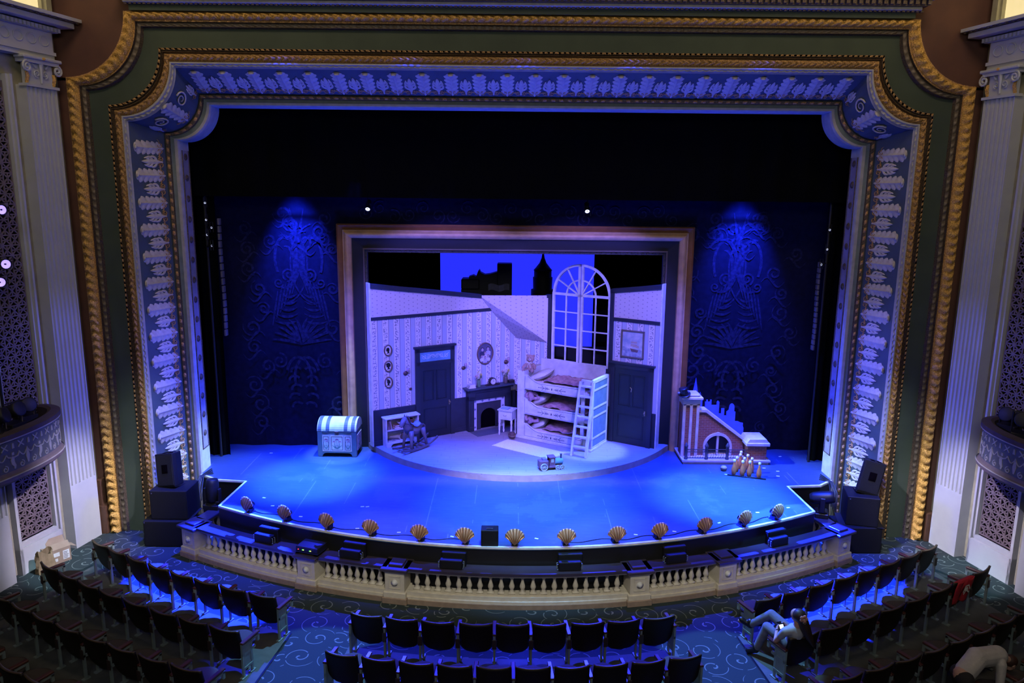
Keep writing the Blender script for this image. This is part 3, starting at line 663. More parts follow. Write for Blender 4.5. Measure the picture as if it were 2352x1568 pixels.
m = MB(); m.cyl((6.95, 17.05, 0), (6.95, 17.05, 7.5), .03); tag(m.build('boom_pipe', plastic), 'vertical black lighting pipe in the right wing', 'pipe')
for i, (x, z) in enumerate([(6.9, 5.47), (6.88, 5.04), (6.78, 4.7)]): stage_light((x, 16.9, z), R(80), R(-30 - 8*i), 'small lamp %s on the right wing lighting pipe' % ['topmost', 'halfway down', 'lowest'][i], lens=.022, L=.16, e=.7, hook=tuple(Matrix.Rotation(R(30 + 8*i), 4, 'Z') @ Vector((6.95 - x, .15, .02))))  # glints again put in as lens glow

# ---------------------------------------------------------------- nursery set
PT = .15
AL = math.atan2(.527, .85); AR = -math.atan2(.528, .849)
def wl(s, d=0, z=0): return (-3.45 + .85*s + .527*d, 17.42 + .527*s - .85*d, z)       # d = distance into the room
def wr(s, d=0, z=0): return (-.01 + .849*s - .528*d, 19.555 - .528*s - .849*d, z)
# platform
plat = thing('nursery_platform', 'low round fronted wooden platform under the nursery set', 'stage platform', (0, 0, 0))
CX, CY, RP = .06, 19.8, 4.2
pts = [(CX + RP*math.cos(a), CY + RP*math.sin(a)) for a in [R(211 + 118*k/60) for k in range(61)]]
pts = [(-3.62, 17.7)] + pts[1:-1] + [(3.75, 17.75), (.1, 20.0), (-.1, 20.0)]
def planks():
    n = NT('pale grey planks', .5)
    x, y, z = n.sep(); r = n.math('DIVIDE', y, .14); row = n.math('FLOOR', r)
    wn = n.t.nodes.new('ShaderNodeTexWhiteNoise'); wn.noise_dimensions = '1D'; n.t.links.new(row, wn.inputs['W'])
    xo = n.math('ADD', n.math('DIVIDE', x, 1.3), wn.outputs['Value'])
    gap = n.math('MAXIMUM', n.math('LESS_THAN', n.math('FRACT', r), .05), n.math('LESS_THAN', n.math('FRACT', xo), .008))
    mp = n.t.nodes.new('ShaderNodeMapping'); mp.inputs['Scale'].default_value = (1.5, 22, 1); n.t.links.new(n.tc.outputs['Object'], mp.inputs[0])
    g = n.tex('Noise', Scale=2.5, Detail=5.0, Vector=mp.outputs[0])
    n.out(n.mix(n.math('MULTIPLY', gap, .6), n.mix(g.outputs['Fac'], (.20, .175, .155), (.40, .36, .33)), (.14, .12, .12))); return n.m
m = MB(); m.slab(pts, PT - .02, PT); m.build('floor_boards', planks(), plat)
m = MB(); m.slab([(x, y) for x, y in pts], 0.0, PT - .02); m.build('fascia_board', mat('tan edge board', (.36, .30, .23), .6, noise=5, rgb2=(.3, .24, .18)), plat)
trimc = mat('slate blue black woodwork', (.020, .025, .034), .5, noise=5, rgb2=(.015, .019, .026))
paneldk = mat('dark slate door', (.014, .020, .025), .45, noise=5, rgb2=(.011, .016, .02))
def wallpaper():
    n = NT('striped floral wallpaper', .7)
    x, y, z = n.sep(); P_ = .283
    u = n.math('FRACT', n.math('DIVIDE', x, P_))
    flor = n.math('LESS_THAN', n.math('ABSOLUTE', n.math('SUBTRACT', u, .29)), .27)
    c = n.mix(flor, (.43, .45, .54), (.70, .64, .68))
    l = n.math('LESS_THAN', n.math('ABSOLUTE', n.math('SUBTRACT', n.math('ABSOLUTE', n.math('SUBTRACT', u, .29)), .29)), .022)
    q = n.math('DIVIDE', n.math('SUBTRACT', u, .29), .27)
    mp = n.comb(x, n.math('MULTIPLY', y, 0), n.math('MULTIPLY', n.math('FRACT', n.math('DIVIDE', z, .42)), .42))
    nz = n.math('GREATER_THAN', n.tex('Noise', Scale=26.0, Detail=1.5, Vector=mp).outputs['Fac'], .535)
    ph = n.math('MULTIPLY', z, 2*PI/.21)
    vine = n.math('LESS_THAN', n.math('ABSOLUTE', n.math('SUBTRACT', q, n.math('MULTIPLY', n.math('SINE', ph), .4))), .10)
    mot = n.math('MULTIPLY', n.math('MULTIPLY', nz, flor), n.math('LESS_THAN', n.math('ABSOLUTE', q), .66))
    c = n.mix(n.math('MULTIPLY', mot, .75), c, (.12, .11, .17)); n.out(n.mix(n.math('MULTIPLY', l, .85), c, (.10, .09, .14))); return n.m
def spotted():
    n = NT('spotted wallpaper', .7); x, y, z = n.sep(); a = n.math('DIVIDE', x, .115); b = n.math('DIVIDE', z, .1)
    col = n.math('FLOOR', a); off = n.math('MULTIPLY', n.math('MODULO', col, 2), .5)
    fx = n.math('SUBTRACT', n.math('FRACT', a), .5); fz = n.math('SUBTRACT', n.math('FRACT', n.math('ADD', b, off)), .5)
    d = n.math('SQRT', n.math('ADD', n.math('MULTIPLY', fx, fx), n.math('MULTIPLY', fz, fz)))
    n.out(n.mix(n.math('MULTIPLY', n.math('LESS_THAN', d, .13), .7), (.60, .52, .52), (.22, .18, .24))); return n.m
WP, SPT = wallpaper(), spotted()
fl = thing('nursery_wall', 'angled left nursery wall in striped floral paper with dark wainscot', 'set wall', wl(0), AL)
def pr(par, out, y0, y1, name, m_, **k): b = MB(); b.prism(out, y0, y1); return b.build(name, m_, par, **k)
pr(fl, [(0, PT), (4.03, PT), (4.03, 1.0), (0, 1.0)], -.02, .05, 'wainscot', trimc)
pr(fl, [(0, PT), (4.0, PT), (4.0, .28), (0, .28)], -.04, -.02, 'skirting', trimc); pr(fl, [(0, 1.0), (4.0, 1.0), (4.0, 1.05), (0, 1.05)], -.045, .0, 'chair_rail', trimc)
pr(fl, [(0, 1.05), (4.05, 1.05), (4.05, 2.46), (3.26, 3.25), (0, 3.25)], -.01, .05, 'striped_paper', WP)
pr(fl, [(0, 3.3), (3.22, 3.3), (2.93, 3.64), (0, 4.02)], -.01, .05, 'spotted_paper', SPT)
pr(fl, [(0, 3.24), (3.27, 3.24), (3.22, 3.31), (0, 3.31)], -.04, .05, 'picture_rail', trimc)
pr(fl, [(0, 4.0), (2.96, 3.59), (2.96, 3.68), (0, 4.11)], -.06, .06, 'crown_rail', trimc)
pr(fl, [(-.03, PT), (0, PT), (0, 4.12), (-.03, 4.12)], -.03, .16, 'white_edge', white)
fr_ = thing('nursery_wall', 'angled right nursery wall with an opening for the arched window', 'set wall', wr(0), AR)
pr(fr_, [(0.03, PT), (3.97, PT), (3.97, .97), (0.03, .97)], -.02, .05, 'wainscot', trimc)
pr(fr_, [(0.05, .97), (3.97, .97), (3.97, 1.02), (0.05, 1.02)], -.045, .0, 'chair_rail', trimc)
pr(fr_, [(0, 1.02), (3.97, 1.02), (3.97, 3.2), (2.72, 3.2), (2.72, 1.93), (1.05, 1.93), (1.05, 2.45), (0, 2.45)], -.01, .05, 'striped_paper', WP)
pr(fr_, [(2.72, 3.26), (3.97, 3.26), (3.97, 4.06), (2.72, 3.88)], -.01, .05, 'spotted_paper', SPT)
pr(fr_, [(2.72, 3.19), (3.97, 3.19), (3.97, 3.27), (2.72, 3.27)], -.04, .05, 'picture_rail', trimc)
pr(fr_, [(2.7, 3.86), (3.97, 4.04), (3.97, 4.15), (2.7, 3.96)], -.06, .06, 'crown_rail', trimc)
pr(fr_, [(3.97, PT), (4.0, PT), (4.0, 4.16), (3.97, 4.16)], -.03, .16, 'white_edge', white)
b = MB(); b.box(.97, -.06, 1.87, 1.06, .06, 3.66); b.box(.9, -.08, 3.6, 1.06, .06, 3.68); b.box(.97, -.08, 1.87, 2.78, .06, 1.96); b.box(2.69, -.06, 1.87, 2.78, .06, 3.95); b.build('window_casing', trimc, fr_)
# slanting attic ceiling across the corner
at_ = thing('attic_ceiling', 'spotted sloping attic ceiling piece across the corner of the nursery', 'set ceiling', wr(0), AR)
A_, B_, E_, D_, C_ = (wl(3.26, .0, 3.25), wl(2.93, .0, 3.65), wr(0.02, .02, 2.46), wr(.96, .03, 2.45), wr(1.0, .03, 3.66))
inv = (Matrix.Translation(wr(0)) @ Matrix.Rotation(AR, 4, 'Z')).inverted()
loc = lambda p: tuple(inv @ Vector(p))
b = MB(); b.add([loc(p) for p in (B_, D_, C_)], [(0, 1, 2)]); b.build('front_panel', SPT, at_, solid=.02)
b = MB(); b.add([loc(p) for p in (A_, E_, D_, B_)], [(0, 1, 2), (0, 2, 3)]); b.build('slanted_panel', SPT, at_, solid=.02)
# arched window: two open casements
win = thing('arched_window', 'tall white arched casement window with fanlight bars, above the bunk bed', 'window', wr(1.07, .0, 0), AR)
def casement(s):
    b = MB(); w_, zs, r = .79, 3.72, .78; z0 = 1.97; t = .028
    def bar(x0, za, x1, zb): 
        d = math.hypot(x1 - x0, zb - za); nx, nz = -(zb - za)/d*t/2, (x1 - x0)/d*t/2
        b.prism([(x0 + nx, za + nz), (x1 + nx, zb + nz), (x1 - nx, zb - nz), (x0 - nx, za - nz)], -.02, .02)
    b.box(0, -.03, z0, .06, .03, zs); b.box(w_ - .05, -.03, z0, w_, .03, zs + r); b.box(0, -.03, z0, w_, .03, z0 + .06); b.box(0, -.03, zs - .02, w_, .03, zs + .04)
    bar(.40, z0, .40, zs)
    for k in (1, 2, 3): bar(0, z0 + (zs - z0)*k/4, w_, z0 + (zs - z0)*k/4)
    o = arc(w_, zs, r, PI/2, PI, 20); i = arc(w_, zs, r - .055, PI/2, PI, 20); b.prism(o + i[::-1], -.03, .03)
    o = arc(w_, zs, .40, PI/2, PI, 12); i = arc(w_, zs, .365, PI/2, PI, 12); b.prism(o + i[::-1], -.02, .02)
    for a in (120, 150): bar(w_ + .06*math.cos(R(a)), zs + .06*math.sin(R(a)), w_ + r*math.cos(R(a)), zs + r*math.sin(R(a)))
    if s: b.v = [(-x, y, z) for x, y, z in b.v]; b.f = [tuple(reversed(f)) for f in b.f]
    return b
o = casement(0).build('casement', white, win); o.location = (.01, -.01, 0); o.rotation_euler.z = R(-3)
o = casement(1).build('casement', white, win); o.location = (1.62, -.01, 0); o.rotation_euler.z = R(2)
# doors
def door(name, label, loc_, rz, W, H, transom):
    t = thing(name, label, 'door', loc_, rz, kind='structure')
    b = MB(); b.box(-.09, -.06, 0, 0.02, .0, H); b.box(W - .02, -.06, 0, W + .09, .0, H); b.box(-.09, -.06, H - .1, W + .09, 0, H); b.box(-.13, -.09, H, W + .13, 0, H + .05); 
    if transom: b.box(-.05, -.06, H - .42, W + .05, 0, H - .34)
    b.build('door_frame', trimc, t)
    dh = H - (.42 if transom else .1)
    b = MB(); b.box(0, -.035, 0, W, -.005, dh)
    def sunk(x0, z0, x1, z1):
        for k, (i, y) in enumerate(((0, -.05), (.03, -.042))): b.prism([(x0 + i, z0 + i), (x1 - i, z0 + i), (x1 - i, z0 + i + .022), (x0 + i, z0 + i + .022)], y, -.03); b.prism([(x0 + i, z1 - i - .022), (x1 - i, z1 - i - .022), (x1 - i, z1 - i), (x0 + i, z1 - i)], y, -.03); b.prism([(x0 + i, z0 + i), (x0 + i + .022, z0 + i), (x0 + i + .022, z1 - i), (x0 + i, z1 - i)], y, -.03); b.prism([(x1 - i - .022, z0 + i), (x1 - i, z0 + i), (x1 - i, z1 - i), (x1 - i - .022, z1 - i)], y, -.03)
    sunk(.12, .15, W - .12, .75); sunk(.12, .95, W/2 - .03, dh - .15); sunk(W/2 + .03, .95, W - .12, dh - .15)
    b.build('leaf', paneldk, t)
    b = MB(); b.at((W - .06 if transom else W - .08, -.05, .86)); b.ball((0, -.03, 0), .028, .028, .028, 10, 6); b.box(-.018, -.01, -.07, .018, .02, .05); b.build('door_knob', mat('dull brass', (.45, .36, .2), .35, .9), t)
    if transom:
        b = MB(); b.box(.02, -.045, H - .34, W - .02, -.03, H - .1); g = b.build('transom_glass', mat('pale blue leaded glass', (.16, .36, .62), .25), t)
        b = MB()
        for q in (-1, 1):
            for k in range(3): b.ribbon([(W/2 + q*(x + .05 + .13*k), H - .22 + z) for x, z in spiral(0, 0, .06, .015, k, 1.2)], .008, -.05)
            b.ribbon([(W/2 + q*(.02 + .04*j), H - .22 + .05*math.sin(j*.9)) for j in range(10)], .008, -.05)
        b.build('tracery', mat('white tracery', (.7, .75, .8), .5), g)
    else:
        b = MB(); b.tube([(W/2 - .02, -.05, 1.45), (W/2 + .02, -.06, 1.42), (W/2 + .01, -.06, 1.34)], .012, 5); b.build('coat_hook', mat('bright hook', (.7, .6, .4), .3, .8), t)
    return t
door('door_1', 'dark panelled door with a blue glass transom in the left nursery wall', wl(1.2, .02, PT), AL, .88, 2.3, True)
door('door_2', 'dark panelled door below the ship painting in the right nursery wall', wr(2.86, .02, PT), AR, .92, 2.0, False)
# pictures and sconces on the walls
def oval(t, w_, h, ring_m, face_m, d=.03):
    b = MB(); N = 28; vs = []
    for k in range(N):
        a = 2*PI*k/N; c, s_ = math.cos(a), math.sin(a)
        for dr, y in ((0, 0), (0, -d), (-.012, -d - .008), (-.028, -d + .008), (-.03, -.005)): vs.append(((w_ + dr)*c, y, (h + dr)*s_))
    b.add(vs, [(k*5 + j, ((k + 1) % N)*5 + j, ((k + 1) % N)*5 + j + 1, k*5 + j + 1) for k in range(N) for j in range(4)]); b.build('frame', ring_m, t, True)
    b = MB(); b.prism([((w_ - .025)*math.cos(2*PI*k/N), (h - .025)*math.sin(2*PI*k/N)) for k in range(N)], -.012, 0); return b.build('picture', face_m, t)
frame_br = mat('brown picture frame', (.16, .09, .05), .4, noise=20)
ivory = mat('ivory paper', (.78, .74, .68), .7)
for k, (z, l) in enumerate(((2.49, 'top silhouette portrait of three, long haired head on ivory'), (2.10, 'middle silhouette portrait of three, curly head on ivory'), (1.70, 'bottom silhouette portrait of three, head with hair tied up, on ivory'))):
    t = thing('silhouette_portrait', l, 'picture', wl(.41, .02, z), AL, 'oval silhouette portraits'); pic = oval(t, .105, .14, frame_br, ivory)
    b = MB(); f_ = -1
    prof = [(-.045, -.075), (-.01, -.045), (-.015, -.03), (-.035, -.03), (-.04, -.015), (-.052, -.005), (-.042, .012), (-.044, .03), (-.03, .055), (0, .066), (.03, .056), (.04, .03), (.04, 0), (.026, -.03 if k else -.06), (.03, -.05), (.05, -.075)]
    b.prism(prof if k != 2 else [(-x, z_) for x, z_ in prof][::-1], -.015, -.011); 
    if k == 2: b.prism(arc(-.02, .062, .025, 0, 2*PI, 10)[:-1], -.015, -.011)
    if k == 1:
        for a in range(6): b.prism([(x, z_) for x, z_ in arc(.045*math.cos(a*.6 - .3), .02 + .05*math.sin(a*.6 - .3), .02, 0, 2*PI, 8)][:-1], -.0155, -.011)
    b.build('silhouette', black, pic)
t = thing('family_portrait', 'large oval framed family photograph above the mantelpiece', 'picture', wl(3.08, .02, 2.14), AL); pic = oval(t, .24, .29, frame_br, mat('dim studio backdrop', (.10, .09, .14), .6), .035)
def por(x, z, sc, hair, dress):
    h = MB(); h.prism(arc(x, z, .034*sc, 0, 2*PI, 12, .044*sc)[:-1], -.016, -.012); h.build('sitter_face', mat('photo face', (.45, .33, .33), .6), pic)
    h = MB(); h.prism(arc(x, z + .018*sc, .045*sc, -.3, PI + .3, 12, .045*sc), -.014, -.0115); h.build('sitter_hair', mat(hair, (.03, .02, .02) if hair == 'photo dark hair' else (.3, .18, .1), .7), pic)
    h = MB(); h.prism([(x - .075*sc, z - .17*sc), (x - .08*sc, z - .075*sc), (x - .03*sc, z - .045*sc), (x + .03*sc, z - .045*sc), (x + .08*sc, z - .075*sc), (x + .075*sc, z - .17*sc)], -.0135, -.011); h.build('sitter_clothes', mat(dress, {'photo navy suit': (.03, .03, .07), 'photo pale dress': (.5, .45, .55), 'photo white clothes': (.65, .6, .65)}[dress], .7), pic)
for a in ((-.08, .1, 1, 'photo dark hair', 'photo navy suit'), (.085, .11, 1, 'photo dark hair', 'photo pale dress'), (.0, .0, .8, 'photo fair hair', 'photo white clothes'), (-.09, -.08, .75, 'photo fair hair', 'photo white clothes'), (.09, -.08, .75, 'photo fair hair', 'photo white clothes'), (0, -.12, .75, 'photo fair hair', 'photo pale dress')): por(*a)
bronze = mat('dark bronze', (.14, .07, .045), .4, .6)
for s, z, l, sc in ((.86, 1.87, 'round bronze wall light between the silhouettes and the dark door', 1), (2.45, 1.82, 'round bronze wall light right of the transom door', .85), (3.72, 1.84, 'round bronze wall light right of the oval family portrait', 1)):
    t = thing('wall_sconce', l, 'wall light', wl(s, .012, z), AL, 'bronze nursery wall lights')
    b = MB(); b.at((0, 0, 0), (PI/2, 0, 0)); b.lathe([(.06*sc, 0), (.06*sc, .012), (.045*sc, .02), (.03*sc, .022), (.022*sc, .04), (.012*sc, .05), (.0005, .055)], 16)
    b.build('back_plate', bronze, t, True)
    b = MB(); b.tube([(0, -.04, 0), (.01, -.08, -.005), (.02, -.1, .02), (.02, -.1, .05)], .008, 6); b.build('arm', bronze, t)
    b = MB(); b.lathe([(.015, 0), (.03, .03), (.034, .07), (.028, .09)], 12, (.02, -.1, .05)); b.build('shade', mat('rose glass shade', (.5, .33, .36), .3), t, True)
t = thing('wall_rosette', 'small bronze rosette low on the striped wall beside the dark door', 'wall fitting', wl(.99, .012, 1.46), AL)
b = MB(); b.at((0, 0, 0), (PI/2, 0, 0)); b.lathe([(.035, 0), (.035, .01), (.02, .02), (.015, .035), (.0005, .04)], 12); b.build('rosette', bronze, t, True)
t = thing('ship_painting', 'framed painting of a sailing ship at sea above the right door', 'picture', wr(3.3, .02, 2.66), AR)
b = MB(); W_, H_ = .30, .34
b.box(-W_, -.04, -H_, W_, 0, -H_ + .04, .008); b.box(-W_, -.04, H_ - .04, W_, 0, H_, .008); b.box(-W_, -.04, -H_, -W_ + .04, 0, H_, .008); b.box(W_ - .04, -.04, -H_, W_, 0, H_, .008); b.build('frame', mat('dull gilt frame', (.2, .15, .11), .5, .3), t)
b = MB(); b.box(-W_ + .03, -.015, -H_ + .03, W_ - .03, 0, H_ - .03); cv = b.build('canvas', mat('hazy sky paint', (.62, .60, .58), .7, noise=4, rgb2=(.22, .3, .42)), t)
b = MB(); b.prism([(-.26, -.3), (.26, -.3), (.26, -.14), (.1, -.1), (-.05, -.12), (-.26, -.06)], -.019, -.014); b.build('painted_sea', mat('sea paint', (.42, .45, .5), .7, noise=14, rgb2=(.2, .25, .34)), cv)
b = MB(); b.prism([(-.06, -.1), (.16, -.13), (.13, -.19), (-.02, -.18)], -.022, -.018); b.build('painted_hull', mat('hull paint', (.16, .1, .09), .7), cv)
b = MB()
for x, z, w_, h in ((.0, -.02, .05, .06), (.0, .05, .04, .04), (.07, -.03, .055, .065), (.075, .05, .045, .045), (.13, -.05, .04, .05)): b.prism([(x - w_, z - h/2), (x + w_, z - h/2), (x + w_*.8, z + h/2), (x - w_*.8, z + h/2)], -.0225, -.018)
b.build('painted_sails', mat('sail paint', (.5, .38, .33), .7), cv)
# ---------------------------------------------------------------- fireplace and what stands on it
fp = thing('fireplace', 'dark wooden fireplace with a white tile border in the left nursery wall', 'fireplace', wl(2.52, .02, PT), AL)
FW, FH = 1.26, 1.12
b = MB(); b.box(0, -.16, 0, .16, 0, FH - .2); b.box(FW - .16, -.16, 0, FW, 0, FH - .2); b.box(0, -.16, FH - .3, FW, 0, FH - .05); b.box(.02, -.19, FH - .1, FW - .02, 0, FH - .03); b.box(-.04, -.22, FH - .05, FW + .04, 0, FH)
for x in (.02, FW - .14): b.box(x, -.18, .0, x + .12, -.15, .12); b.box(x + .02, -.17, .16, x + .1, -.15, .72)
b.box(.2, -.17, FH - .26, FW - .2, -.15, FH - .12); b.build('surround', trimc, fp)
b = MB(); b.box(-.1, -.3, FH, FW + .1, 0.0, FH + .045, .01); b.build('mantel_shelf', mat('blue black mantel', (.05, .065, .085), .35), fp)
b = MB(); b.prism([(.16, 0), (.26, 0), (.26, .72), (FW - .26, .72), (FW - .26, 0), (FW - .16, 0), (FW - .16, .82), (.16, .82)], -.11, -.02)
tb = b.build('tile_border', mat('white glazed tiles', (.62, .6, .6), .25), fp)
b = MB()
for x, z in [(.21, .08), (.21, .32), (.21, .56), (.21, .77), (.43, .77), (.63, .77), (.83, .77), (FW - .21, .77), (FW - .21, .56), (FW - .21, .32), (FW - .21, .08)]:
    b.prism(arc(x, z, .022, 0, 2*PI, 8)[:-1], -.1125, -.10)
    for a in range(4): b.prism(arc(x + .027*math.cos(a*PI/2), z + .027*math.sin(a*PI/2), .011, 0, 2*PI, 6)[:-1], -.112, -.10)
b.build('tile_motifs', mat('tile blue', (.12, .12, .2), .3), tb)
b = MB(); o = [(.26, 0), (.40, 0), (.40, .34)] + [(x, z) for x, z in arc(FW/2, .34, .23, PI, 0, 12, .2)] + [(FW - .40, 0), (FW - .26, 0), (FW - .26, .72), (.26, .72)]; b.prism(o, -.08, -.03); b.build('iron_surround', mat('iron grey', (.05, .05, .06), .5, .3), fp)
b = MB(); b.box(.38, -.028, .01, FW - .38, -.004, .56); b.build('firebox', void, fp)
b = MB(); b.slab([(.02, -.6), (FW - .02, -.6), (FW - .02, -.16), (.02, -.16)], 0, .006); b.build('hearth', mat('dark hearth', (.10, .11, .13), .4), fp)
ZM = PT + FH + .045
mt = lambda s, d=.15: wl(2.52 + s, .02 + d, ZM)
t = thing('mantel_clock', 'dark tambour clock with a white dial in the middle of the mantel shelf', 'clock', mt(.70), AL)
b = MB(); b.prism([(-.2, 0), (.2, 0), (.2, .025), (.13, .04)] + arc(0, .1, .1, -.5, PI + .5, 16) + [(-.13, .04), (-.2, .025)], -.05, .04); b.build('case', darkwood, t)
b = MB(); b.prism(arc(0, .1, .075, 0, 2*PI, 20)[:-1], -.058, -.05); dl = b.build('dial', ivory, t)
b = MB(); b.prism([(-.003, .1), (.003, .1), (.003, .155), (-.003, .155)], -.06, -.058); b.prism([(0, .097), (.038, .115), (.036, .12), (-.003, .103)], -.06, -.058)
for a in range(12): x, z = .062*math.sin(a*PI/6), .1 + .062*math.cos(a*PI/6); b.prism([(x - .004, z - .004), (x + .004, z - .004), (x + .004, z + .004), (x - .004, z + .004)], -.0595, -.058)
b.build('hands', black, dl)
def vase(s, label, pot, seed):
    t = thing('flower_vase', label, 'vase', mt(s), AL); rr = random.Random(seed)
    b = MB(); b.lathe([(.04, 0), (.05, .02), (.05, .16), (.045, .18)], 14); b.build('vase', pot, t, True)
    b = MB()
    for k in range(9): a = k*2.4; b.tube([(0, 0, .12), (.03*math.cos(a), .03*math.sin(a), .2), (.08*math.cos(a), .07*math.sin(a), .25 + .03*(k % 3))], .006, 4)
    b.build('stems', mat('leaf green', (.08, .16, .06), .7), t)
    for cl, n_ in ((mat('cream petals', (.7, .62, .5), .8), 7), (mat('pink petals', (.6, .35, .35), .8), 4), (mat('yellow petals', (.62, .5, .16), .8), 3)):
        b = MB()
        for k in range(n_):
            a = rr.uniform(0, 6.3); q = rr.uniform(.02, .1); z = .24 + .14*rr.random(); c = (q*math.cos(a), q*math.sin(a)*.8, z)
            for j in range(6): b.ball((c[0] + .02*math.cos(j*1.05), c[1] + .012*math.sin(j*2), c[2] + .02*math.sin(j*1.05)), .017, .012, .017, 6, 4)
        b.build('blossoms', cl, t, True)
vase(.30, 'green glass vase of pale flowers at the left of the mantel shelf', mat('green glass', (.13, .22, .12), .2), 1)
vase(1.10, 'brown vase of yellow and pink flowers at the right of the mantel shelf', mat('brown vase', (.14, .1, .07), .3), 2)
for k, (w_, l, c) in enumerate(((.20, 'bottom book of the small stack on the left end of the mantel', (.40, .36, .36)), (.18, 'middle book of the small stack on the left end of the mantel', (.25, .28, .4)), (.17, 'top book of the small stack on the left end of the mantel', (.5, .45, .45)))):
    p = mt(.08); t = thing('book', l, 'book', (p[0], p[1], p[2] + .03*k), AL + R(4*k - 4), 'books stacked on the mantel')
    b = MB(); b.box(-w_/2, -.07, .004, w_/2 - .005, .065, .026); b.build('pages', ivory, t); b = MB(); b.box(-w_/2, -.072, 0, w_/2, .07, .004); b.box(-w_/2, -.072, .026, w_/2, .07, .03); b.box(w_/2 - .004, -.072, 0, w_/2, .07, .03); b.build('cover', mat('book cover %d' % k, c, .6), t)
t = thing('trinket_box', 'low dark box on the right end of the mantel shelf', 'box', mt(1.27), AL)
b = MB(); b.box(-.08, -.06, 0, .08, .06, .05, .005); b.build('base', darkwood, t); b = MB(); b.box(-.085, -.065, .05, .085, .065, .07, .008); b.build('lid', darkwood, t)

# ---------------------------------------------------------------- bookcase
bk = thing('bookcase', 'low white two shelf bookcase behind the rocking horse', 'bookcase', wl(.22, .05, PT), AL)
BW, BH, BDp = .86, .70, .22
b = MB(); b.box(0, -BDp, 0, .03, 0, BH); b.box(BW - .03, -BDp, 0, BW, 0, BH); b.build('sides', white, bk)
b = MB(); b.box(-.03, -BDp - .03, BH, BW + .03, 0, BH + .035, .006); b.build('top', white, bk)
b = MB(); b.box(.03, -.012, .08, BW - .03, -.002, BH); b.build('back', mat('cream back board', (.6, .54, .45), .6), bk)
for z in (.1, .40): b = MB(); b.box(.03, -BDp + .01, z, BW - .03, -.012, z + .025); b.build('shelf', white, bk)
b = MB(); b.prism([(.0, 0), (.12, 0)] + arc(.2, 0, .08, PI, PI/2, 6) + [(BW - .2, .08)] + arc(BW - .2, 0, .08, PI/2, 0, 6) + [(BW - .12, 0), (BW, 0), (BW, .1), (0, .1)], -BDp - .01, -BDp + .012); b.build('plinth_board', white, bk)
def book(s, z, w_, d_, h, tilt, rgb, label, flat=False, grp='books in the nursery bookcase'):
    t = thing('book', label, 'book', wl(.22 + s, .05 + .11, PT + z), AL, grp); t.rotation_euler = (0, R(tilt), AL)
    c = mat('cover %.2f %.2f %.2f' % rgb, rgb, .6)
    b = MB()
    if flat: b.box(-w_/2, -d_/2, 0, w_/2, d_/2, .005); b.box(-w_/2, -d_/2, h - .005, w_/2, d_/2, h); b.box(-w_/2, d_/2 - .005, 0, w_/2, d_/2, h); b.build('cover', c, t); b = MB(); b.box(-w_/2 + .005, -d_/2 + .004, .005, w_/2 - .005, d_/2 - .006, h - .005); b.build('pages', ivory, t)
    else: b.box(0, -d_/2, 0, .005, d_/2, h); b.box(w_ - .005, -d_/2, 0, w_, d_/2, h); b.box(0, -d_/2, 0, w_, -d_/2 + .005, h); b.build('cover', c, t); b = MB(); b.box(.005, -d_/2 + .006, .004, w_ - .005, d_/2 - .004, h - .006); b.build('pages', ivory, t)
book(.035, .427, .03, .14, .19, 0, (.12, .06, .05), 'dark book standing first from the left on the upper shelf of the bookcase')
book(.07, .427, .03, .14, .21, 3, (.42, .3, .24), 'tan book standing second from the left on the upper shelf of the bookcase')
book(.105, .427, .035, .14, .22, -9, (.20, .1, .12), 'maroon book leaning third from the left on the upper shelf of the bookcase')
book(.15, .427, .035, .14, .22, -12, (.42, .32, .34), 'pale mauve book leaning fourth from the left on the upper shelf of the bookcase')
book(.36, .427, .25, .16, .05, 0, (.35, .08, .12), 'red book lying flat at the bottom of the upper shelf pile in the bookcase', True)
book(.37, .478, .24, .15, .04, 0, (.3, .12, .1), 'brownish red book lying second in the upper shelf pile of the bookcase', True)
book(.44, .525, .24, .15, .035, 16, (.35, .3, .33), 'grey book lying askew on top of the upper shelf pile in the bookcase', True)
book(.16, .126, .2, .15, .04, 0, (.1, .08, .12), 'dark book lying flat at the left of the lower bookcase shelf', True)
book(.27, .128, .22, .15, .035, 9, (.16, .13, .14), 'grey brown book leaning on the flat one on the lower bookcase shelf', True)
t = thing('jug', 'small round dark jug with a handle on the lower bookcase shelf', 'jug', wl(.22 + .47, .05 + .11, PT + .125), AL)
b = MB(); b.lathe([(.035, 0), (.06, .04), (.055, .09), (.03, .12), (.035, .15)], 14); b.build('body', mat('dark glazed pottery', (.09, .06, .05), .3), t, True)
b = MB(); b.tube([(.03, 0, .14), (.075, 0, .14), (.08, 0, .1), (.05, 0, .07)], .007, 6); b.build('handle', mat('pale wire handle', (.4, .35, .33), .4), t)
t = thing('toy_drum', 'round reddish brown drum on the upper bookcase shelf behind the rocking horse head', 'toy', wl(.22 + .68, .05 + .1, PT + .427), AL)
b = MB(); b.lathe([(.07, 0), (.075, .01), (.07, .02), (.07, .16), (.075, .17), (.07, .18)], 18); b.build('shell', mat('red brown drum', (.24, .07, .05), .5), t, True)
b = MB(); b.lathe([(.0005, .182), (.068, .182)], 18); b.build('skin_head', ivory, t)

